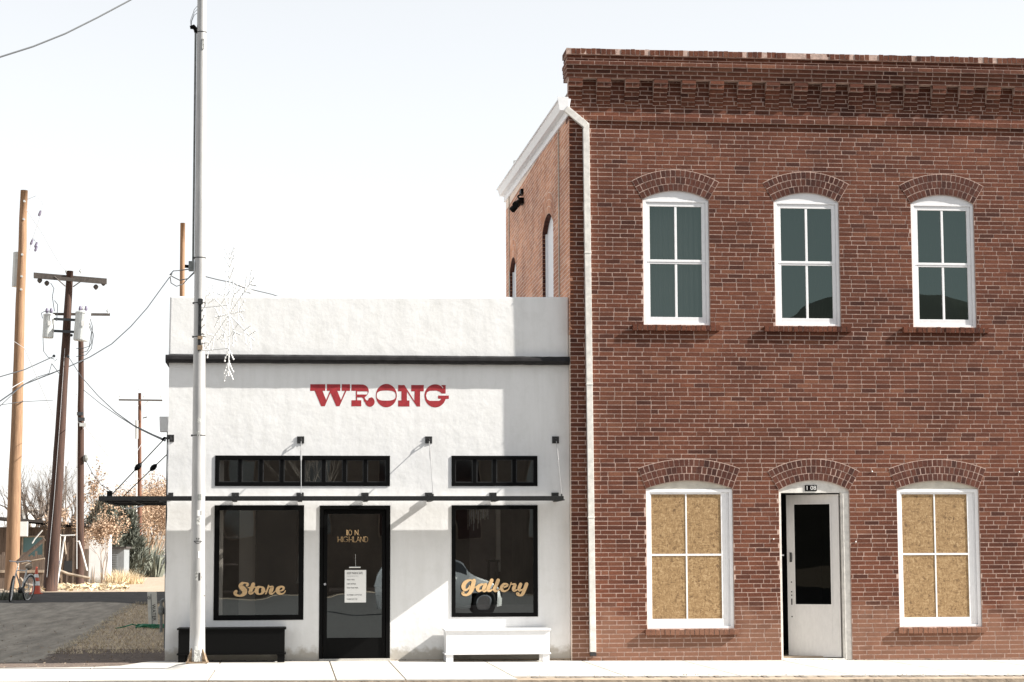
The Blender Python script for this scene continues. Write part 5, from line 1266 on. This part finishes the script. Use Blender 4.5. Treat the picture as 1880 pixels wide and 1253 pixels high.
b = MB(); a_ = at(97, 1023, 30.9); c_ = at(109, 1040, 30.9); b.box(a_.x, c_.x, 30.9, 31.1, c_.z, a_.z); b.build('housing', M['violet'], VB, bevel=.02)
b = MB(); a_ = at(94, 982, 31.2); c_ = at(100, 1078, 31.2); b.box(a_.x, c_.x, 31.15, 31.35, gz(0, 31)-.03, a_.z); b.build('post', M['wood'], VB)
b = MB(); b.ball(at(102, 1030, 30.85), .07, 10); b.build('dial', M['pipe'], VB)
# traffic cone
cg = base(68, 28.6); CN = thing('traffic_cone', cg, 'faded orange traffic cone with two white bands by the leaning pole', 'cone')
b = MB(); b.box(cg.x-.17, cg.x+.17, cg.y-.17, cg.y+.17, cg.z, cg.z+.03); b.build('base', M['orange'], CN)
prc = [(0, .13), (.20, .105), (.21, .1035), (.32, .085), (.33, .0835), (.42, .07), (.43, .068), (.52, .05), (.72, .025)]
for (z0, r0), (z1, r1) in zip(prc, prc[1:]):
    if z1-z0 < .02: continue
    nm = 'white_band' if z0 in (.21, .43) else 'cone_body'
    b = MB(); b.tube([cg+V(0, 0, .03+z0), cg+V(0, 0, .03+z1)], [r0, r1], 16); b.build(nm, M['reflect' if nm == 'white_band' else 'orange'], CN)
# bicycle
by = 24.8; bg0 = base(22, by); BK = thing('bicycle', bg0, 'old pale bicycle leaning by the foot of the thick tan pole', 'bicycle')
hd_ = V(.30, .954, 0).normalized(); wx = at(19, 1078, by)
fwc = V(wx.x, by, bg0.z+.335); side = V(-hd_.y, hd_.x, 0); lean = (V(0, 0, 1)+side*-.13).normalized()
def bp(u, w, s_=0): return V(fwc.x, fwc.y, bg0.z)+hd_*u+lean*w+side*s_
def wheel(c, nm, steer=0):
    o_ = MB(); ax = (hd_+side*steer).normalized()
    ring_ = [c+ax*.325*math.cos(2*math.pi*k/28)+lean*.325*math.sin(2*math.pi*k/28) for k in range(29)]; o_.tube(ring_, .024, 7, caps=False); t_ = o_.build(nm, M['rubber'], BK)
    o_ = MB(); o_.tube([c+ax*.30*math.cos(2*math.pi*k/28)+lean*.30*math.sin(2*math.pi*k/28) for k in range(29)], .016, 6, caps=False)
    for k in range(18): a = 2*math.pi*k/18; o_.tube([c, c+ax*.30*math.cos(a)+lean*.30*math.sin(a)], .003, 3, caps=False)
    o_.build('rim', M['reflect'], t_)
wheel(bp(0, .335), 'wheel', .35); wheel(bp(1.02, .335), 'wheel')
for nm, pts, r in (('fork', [(0, .335), (.10, .72), (.17, .92)], .018), ('frame', [(.14, .82), (.72, .80)], .017), ('frame', [(.12, .74), (.58, .30)], .02), ('frame', [(.58, .30), (.74, .86)], .018), ('frame', [(.58, .30), (1.02, .335)], .013), ('frame', [(.72, .78), (1.02, .335)], .012), ('stem', [(.17, .92), (.14, 1.02)], .015)):
    tb(BK, nm, 'can', [bp(*q_) for q_ in pts], r, 6)
tb(BK, 'handlebar', 'chrome', [bp(.30, 1.04, .28), bp(.16, 1.06, .25), bp(.12, 1.03, 0), bp(.16, 1.06, -.25), bp(.30, 1.04, -.28)], .014, 6)
b = MB(); b.tube([bp(.62, .90), bp(.70, .92), bp(.84, .91), bp(.88, .90)], [.02, .05, .10, .05], 8); b.build('saddle', M['woodpale'], BK)
b = MB(); b.tube([bp(.58, .30, -.06), bp(.58, .30, .06)], .08, 10); b.tube([bp(.58, .30, .07), bp(.66, .16, .08)], .012, 5); b.build('crank', M['steel'], BK)
tb(BK, 'mudguard', 'can', [bp(1.02+.37*math.cos(R(a)), .335+.37*math.sin(R(a))) for a in range(20, 170, 15)], .018, 5)
# dead brush, agaves, grass
def tuft(b, c, n, h, spr, rnd, w=.012):
    for k in range(n):
        a = rnd.uniform(0, 6.28); r = spr*rnd.random(); p = c+V(math.cos(a)*r, math.sin(a)*r, 0); l = h*rnd.uniform(.4, 1.1); d = V(math.cos(a)*rnd.uniform(.05, .7), math.sin(a)*rnd.uniform(.05, .7), 1).normalized()
        s_ = V(rnd.uniform(-1, 1), rnd.uniform(-1, 1), 0).normalized()*w; m1 = p+d*l*.55; t_ = p+d*l+V(d.x, d.y, -.2)*l*.25
        b.face([p-s_, p+s_, m1+s_*.7, m1-s_*.7]); b.face([m1-s_*.7, m1+s_*.7, t_])
rt = random.Random(41)
def plant(name, label, px, Y, n, h, spr, matl, grp, w=.012, cat='plant', part='leaves'):
    c = base(px, Y); b = MB(); tuft(b, c, n, h, spr, rt, w); o = thing(name, c, label, cat, grp); b.build(part, M[matl], o)
for k, (px, h, l) in enumerate(((212, .5, 'straw coloured dry brush clump left of the pale conduit'), (226, .62, 'tallest dry brush clump before the corrugated shed'), (240, .45, 'dry brush clump at the foot of the reddish pole'), (200, .3, 'short dry brush clump at the foot of the white hut'))):
    plant('dry_brush', l, px, 43+k, 420, h, .45, 'straw', 'dry brush clumps', .010)
for k, (px, h, Y, l) in enumerate(((236, 1.6, 74, 'grey agave left of the reddish pole'), (266, 2.0, 78, 'grey agave just right of the reddish pole'), (277, 1.9, 76, 'largest spiky grey agave in the cluster'), (287, 1.4, 75, 'small grey agave nearest the metal cabinet'), (258, 1.8, 80, 'grey agave behind the reddish pole'))):
    plant('agave', l, px, Y, 60, h, .3, 'agave', 'agave cluster', .07)
for k, (px, l) in enumerate(((4, 'green grey weed tuft left of the bicycle'), (37, 'green grey weed tuft right of the bicycle'))): plant('weed_tuft', l, px, 26, 160, .35, .3, 'agave', 'weed tufts', .012)
# loose litter and low rubble on the bright bank
b = MB(); rl = random.Random(77)
for k in range(900):
    px = rl.uniform(30, 235); Y = rl.uniform(29.5, 42); c = base(px, Y); s_ = rl.uniform(.02, .09); 
    q = [c+V(rl.uniform(-s_, s_)*1.6, rl.uniform(-s_, s_), rl.uniform(0, s_*1.5)) for _ in range(4)]; b.face([q[0], q[1], q[2]]); b.face([q[0], q[2], q[3]]); b.face([q[0], q[1], q[3]])
tag(b.build('dry_litter', M['straw']), 'dry leaf litter and rubble scattered on the sunlit bank', 'litter', kind='stuff')
# grass patch at the shop wall
b = MB(); rg = random.Random(19)
for k in range(9500):
    Y = rg.uniform(2.2, 24)**1.0; xr_ = -1.9; xl_ = interp(EDG, Y)-.15
    if Y < 3.4: xl_ = max(xl_, -4.2)
    if xl_ > xr_-.1: continue
    x = rg.uniform(xl_, xr_); c = V(x, Y, gz(x, Y)); h = rg.uniform(.02, .06); a = rg.uniform(0, 6.28); d = V(math.cos(a)*h*1.3, math.sin(a)*h*1.3, h); s_ = V(-math.sin(a), math.cos(a), 0)*.005
    b.face([c-s_, c+s_, c+d])
tag(b.build('dry_grass', M['straw']), 'short dry grass between the alley and the shop', 'grass', kind='stuff')
b = MB()
for k in range(1700):
    x = rg.uniform(-9, -1.8); Y = rg.uniform(-2.8, 4.5) if rg.random() < .5 else rg.uniform(0, 14); 
    if Y < yback(x)+.05: continue
    c = V(x, Y, gz(x, Y)+.004); s_ = rg.uniform(.006, .03); q = [c+V(rg.uniform(-s_, s_), rg.uniform(-s_, s_), rg.uniform(0, s_*.8)) for _ in range(4)]; b.face([q[0], q[1], q[2]]); b.face([q[0], q[2], q[3]]); b.face([q[1], q[2], q[3]])
tag(b.build('gravel', M['dirt']), 'loose gravel and clods on the alley mouth', 'gravel', kind='stuff')
# marker post, hose, gas meter pipe
Ym = 11.5; mg = base(284, Ym); MP = thing('marker_post', mg, 'leaning grey plastic utility marker post with black writing', 'post')
a_ = at(278, 1156, Ym); t_ = at(278.5, 1087, Ym); b = MB(); w = .085; mz = mg.z-.05
tx = at(270.5, 1087, Ym).x; tx1 = at(287.5, 1087, Ym).x; bx0 = at(273.5, 1156, Ym).x; bx1 = at(290.5, 1156, Ym).x; tz = t_.z
b.hexa([(bx0, Ym-.03, mz), (bx1, Ym-.03, mz), (bx0, Ym+.03, mz), (bx1, Ym+.03, mz), (tx, Ym-.03, tz), (tx1, Ym-.03, tz), (tx, Ym+.03, tz), (tx1, Ym+.03, tz)]); b.build('post', M['post'], MP, bevel=.008)
b = MB(); xm = .62; b.hexa([(bx0+(bx1-bx0)*.36, Ym-.034, mz), (bx0+(bx1-bx0)*.44, Ym-.034, mz), (bx0+(bx1-bx0)*.36, Ym-.0305, mz), (bx0+(bx1-bx0)*.44, Ym-.0305, mz), (tx+(tx1-tx)*.36, Ym-.034, tz-.04), (tx+(tx1-tx)*.44, Ym-.034, tz-.04), (tx+(tx1-tx)*.36, Ym-.0305, tz-.04), (tx+(tx1-tx)*.44, Ym-.0305, tz-.04)]); b.build('groove', M['pipe'], MP)
c = at(282, 1125, Ym-.035); text_part('WATER', .095, (c.x+.005, Ym-.036, c.z), M['ink'], 'marker_text', MP, 1.0, .001, 'CENTER', 0, R(-86))
c = at(272.5, 1098, Ym-.035); text_part('Qi', .08, (c.x+.01, Ym-.036, c.z), M['ink'], 'marker_text', MP, .8, .001)
b = MB(); rh = random.Random(31); pts = []
hc = base(284, 10.9)
for k in range(70):
    a = k*.55; r = .18+.10*math.sin(k*.37); pts.append(hc+V(math.cos(a)*r*1.3-(.0 if k < 40 else 0), math.sin(a)*r*.9, .02+.015*(k % 5)))
pts += [hc+V(-.25, 0, .05), hc+V(-.4, -.1, .09), hc+V(-.55, .1, .04), hc+V(-.7, -.1, .015)]
b.tube(pts, .014, 6); tag(b.build('garden_hose', M['hose']), 'green garden hose coiled at the foot of the marker post', 'hose')
gy = 9.5; q0 = at(296, 1101, gy); q1 = at(296, 1154, gy)
GM = thing('gas_meter', (q1.x, gy, gz(0, gy)), 'grey gas meter piping standing close to the shop side wall', 'meter')
tb(GM, 'riser_pipe', 'pipe', [V(q1.x, gy, gz(0, gy)), V(q0.x, gy, q0.z-.03), V(q0.x+.03, gy, q0.z), V(XL-.005, gy, q0.z)], .028, 8)
b = MB(); z = at(296, 1121, gy).z; b.tube([V(q0.x, gy, z-.09), V(q0.x, gy, z-.05), V(q0.x, gy, z+.05), V(q0.x, gy, z+.09)], [.03, .055, .055, .03], 8); b.build('valve', M['pipe'], GM)
b = MB(); b.tube([V(q0.x+.03, gy, z-.02), V(q0.x+.16, gy, z-.02), V(q0.x+.30, gy, z-.02)], [.04, .13, .13], 12); b.build('regulator', M['steel'], GM)

# crumbs of dirt along the wall foot and at the kerb
b = MB(); rc2 = random.Random(55)
for k in range(900):
    x = rc2.uniform(-1.7, 12); y = (-.01-abs(rc2.gauss(0, .035)) if x < X0 else YB-abs(rc2.gauss(0, .03))) if k % 3 else rc2.uniform(-4.0, -3.86)
    if x < 2.8 and k % 3 == 0: continue
    if .35 < x < 1.4 and k % 3: continue
    s_ = rc2.uniform(.004, .016); c = V(x, y, sw(x)+.001); q = [c+V(rc2.uniform(-s_, s_), rc2.uniform(-s_, s_), rc2.uniform(0, s_)) for _ in range(4)]
    b.face([q[0], q[1], q[2]]); b.face([q[0], q[2], q[3]]); b.face([q[1], q[2], q[3]])
tag(b.build('dirt_crumbs', M['wetdirt']), 'dirt crumbs along the foot of the shop walls', 'dirt', kind='stuff')

# ------------------------------------------------------------------ across the street (seen in the shop glass)
b = MB(); rhh = random.Random(15)
def ridge(x): return 43+6*math.sin(x*.011+.6)+6*math.sin(x*.027+2)+3*math.sin(x*.07)
xsr = [-900+20*i for i in range(91)]
rowsr = [(-190, -.3), (-240, .35), (-300, .8), (-340, 1.0), (-420, .8), (-600, .2)]
def hpt(x, y, f): return (x, y, -.2+ridge(x)*f*(1+.1*math.sin(x*.05+y*.03)) if f > 0 else -.5)
for (y0, f0), (y1, f1) in zip(rowsr, rowsr[1:]):
    for x0, x1 in zip(xsr, xsr[1:]): b.face([hpt(x0, y0, f0), hpt(x1, y0, f0), hpt(x1, y1, f1), hpt(x0, y1, f1)])
tag(b.build('hills', M['hill'], smooth=True), kind='structure')
def facing(label, x0, x1, h, Y, matl, nwin, seed):
    o = thing('street_building', ((x0+x1)/2, Y, -.1), label, 'building'); b = MB(); b.box(x0, x1, Y-12, Y, -.12, h); b.build('wall', M[matl], o)
    b = MB(); b.box(x0-.1, x1+.1, Y-.001, Y+.15, h-.3, h+.1); b.build('cornice', M['trim_black'], o)
    for k in range(nwin):
        c = x0+(x1-x0)*(k+.5)/nwin; b = MB(); b.box(c-.6, c+.6, Y+.001, Y+.04, h*.3, h*.72); w_ = b.build('window', M['carglass'], o); b = MB(); bar_frame(b, c-.66, c+.66, h*.3-.06, h*.72+.06, .07, Y+.0405, Y+.07); b.build('frame', M['wood'], w_)
facing('low dark brown building across the street', -34, -6, 5.2, -62, 'brownwall', 7, 1)
facing('tall dark building across the street behind the parked car', -4, 13, 8.2, -64, 'brownwall', 5, 2)
facing('long brown building at the far right across the street', 15, 44, 6.4, -62, 'brownwall', 8, 3)
def at_m(px, py, D): return at(px, py, D)
# parked car whose reflection shows in the gallery window
YC = -31.6; CX = at(917, 1100, -YC).x; 
CAR = thing('parked_car', (CX-1.8, YC, -.11), 'small rounded white hatchback parked across the street', 'car')
Lc = 3.7; NS = 46; gz0 = -.11
def prof_top(t):  # t 0 rear ..1 front, metres along
    x = t*Lc
    pts = [(0, .75), (.05, 1.05), (.25, 1.40), (.7, 1.53), (1.5, 1.58), (2.15, 1.54), (2.6, 1.36), (3.05, 1.07), (3.3, .94), (3.52, .78), (3.66, .60), (3.7, .42)]
    return interp(pts, x)
def belt(t): x = t*Lc; return interp([(0, .70), (.3, .92), (2.4, .95), (3.0, .93), (3.5, .72), (3.7, .42)], x)
def hw(t): x = t*Lc; return interp([(0, .62), (.15, .72), (.5, .80), (2.8, .81), (3.35, .74), (3.6, .58), (3.7, .42)], x)
def section(t):
    zt, zb_, w = prof_top(t), min(belt(t), prof_top(t)-.01), hw(t); f = max(0., (zt-zb_)/.65)
    return [(w*.90, .20), (w*.98, .34), (w, .55), (w*.985, zb_-.06), (w*.95, zb_), (w*(.95-.10*f), zb_+(zt-zb_)*.45), (w*(.95-.2*f), zb_+(zt-zb_)*.86), (w*(.60), zt-.005), (0, zt+.012)]
x0c = CX-Lc
def cpt(i, j, sgn): t = i/(NS-1); y, z = section(t)[j]; return V(x0c+t*Lc, YC+sgn*y, gz0+z)
body, gls, ws = MB(), MB(), MB()
for sgn in (-1, 1):
    for i in range(NS-1):
        for j in range(8):
            x = (i+.5)/(NS-1)*Lc
            q = [cpt(i, j, sgn), cpt(i+1, j, sgn), cpt(i+1, j+1, sgn), cpt(i, j+1, sgn)]
            wheelhole = j < 2 and (abs(x-.65) < .36 or abs(x-3.17) < .36)
            if wheelhole: continue
            if 4 < j < 6 or j == 4 and 0: 
                if .55 < x < 2.75 and not (1.3 < x < 1.4) and not (2.2 < x < 2.29): gls.face(q); continue
            if j in (6, 7) and 2.25 < x < 3.02: ws.face(q); continue
            if j == 5 and 2.3 < x < 2.5: gls.face(q); continue
            body.face(q)
for i in (0, NS-1): body.face([cpt(i, j, -1) for j in range(9)]+[cpt(i, j, 1) for j in reversed(range(8))])
def weld(mb):
    d = {}; nv = []; mp = []
    for v in mb.v:
        k = (round(v.x, 4), round(v.y, 4), round(v.z, 4))
        if k not in d: d[k] = len(nv); nv.append(v)
        mp.append(d[k])
    mb.v = nv; F_ = []; M_ = []
    for f, m_ in zip(mb.f, mb.m):
        g_ = tuple(dict.fromkeys(mp[i] for i in f))
        if len(g_) > 2: F_.append(g_); M_.append(m_)
    mb.f, mb.m = F_, M_
weld(body); body.build('body', M['car'], CAR, smooth=True); weld(gls); gls.build('side_windows', M['carglass'], CAR, smooth=True); weld(ws); ws.build('windscreen', M['carglass'], CAR, smooth=True)
for xw in (.65, 3.17):
    for sgn in (-1, 1):
        c = V(x0c+xw, YC+sgn*.70, gz0+.30); b = MB(); b.tube([c+V(0, -sgn*.12, 0), c+V(0, -sgn*.11, 0), c+V(0, sgn*.07, 0), c+V(0, sgn*.09, 0)], [.27, .30, .30, .26], 24); w_ = b.build('wheel', M['rubber'], CAR)
        b = MB(); b.tube([c+V(0, sgn*.0905, 0), c+V(0, sgn*.10, 0)], [.19, .17], 20); b.build('rim', M['chrome'], w_)
        if 1: b = MB(); b.tube([c+V(0, -sgn*.10, 0), c+V(0, -sgn*.13, 0)], .33, 20); b.build('wheel_arch', M['rubber'], CAR)
for sgn in (-1, 1):
    b = MB(); b.ball((x0c+3.48, YC+sgn*.56, gz0+.66), .11, 10); b.build('headlight', M['reflect'], CAR)
    b = MB(); b.ball((x0c+2.25, YC+sgn*.93, gz0+1.0), .09, 8, sz=.7); b.build('mirror', M['car'], CAR)
tree('street_tree', 'dark bare tree across the street', 560, 30, 6.5, 2.0, .14, 6, 91, 'twig', stems=2, spread=.55, cat='tree').location.y = -52
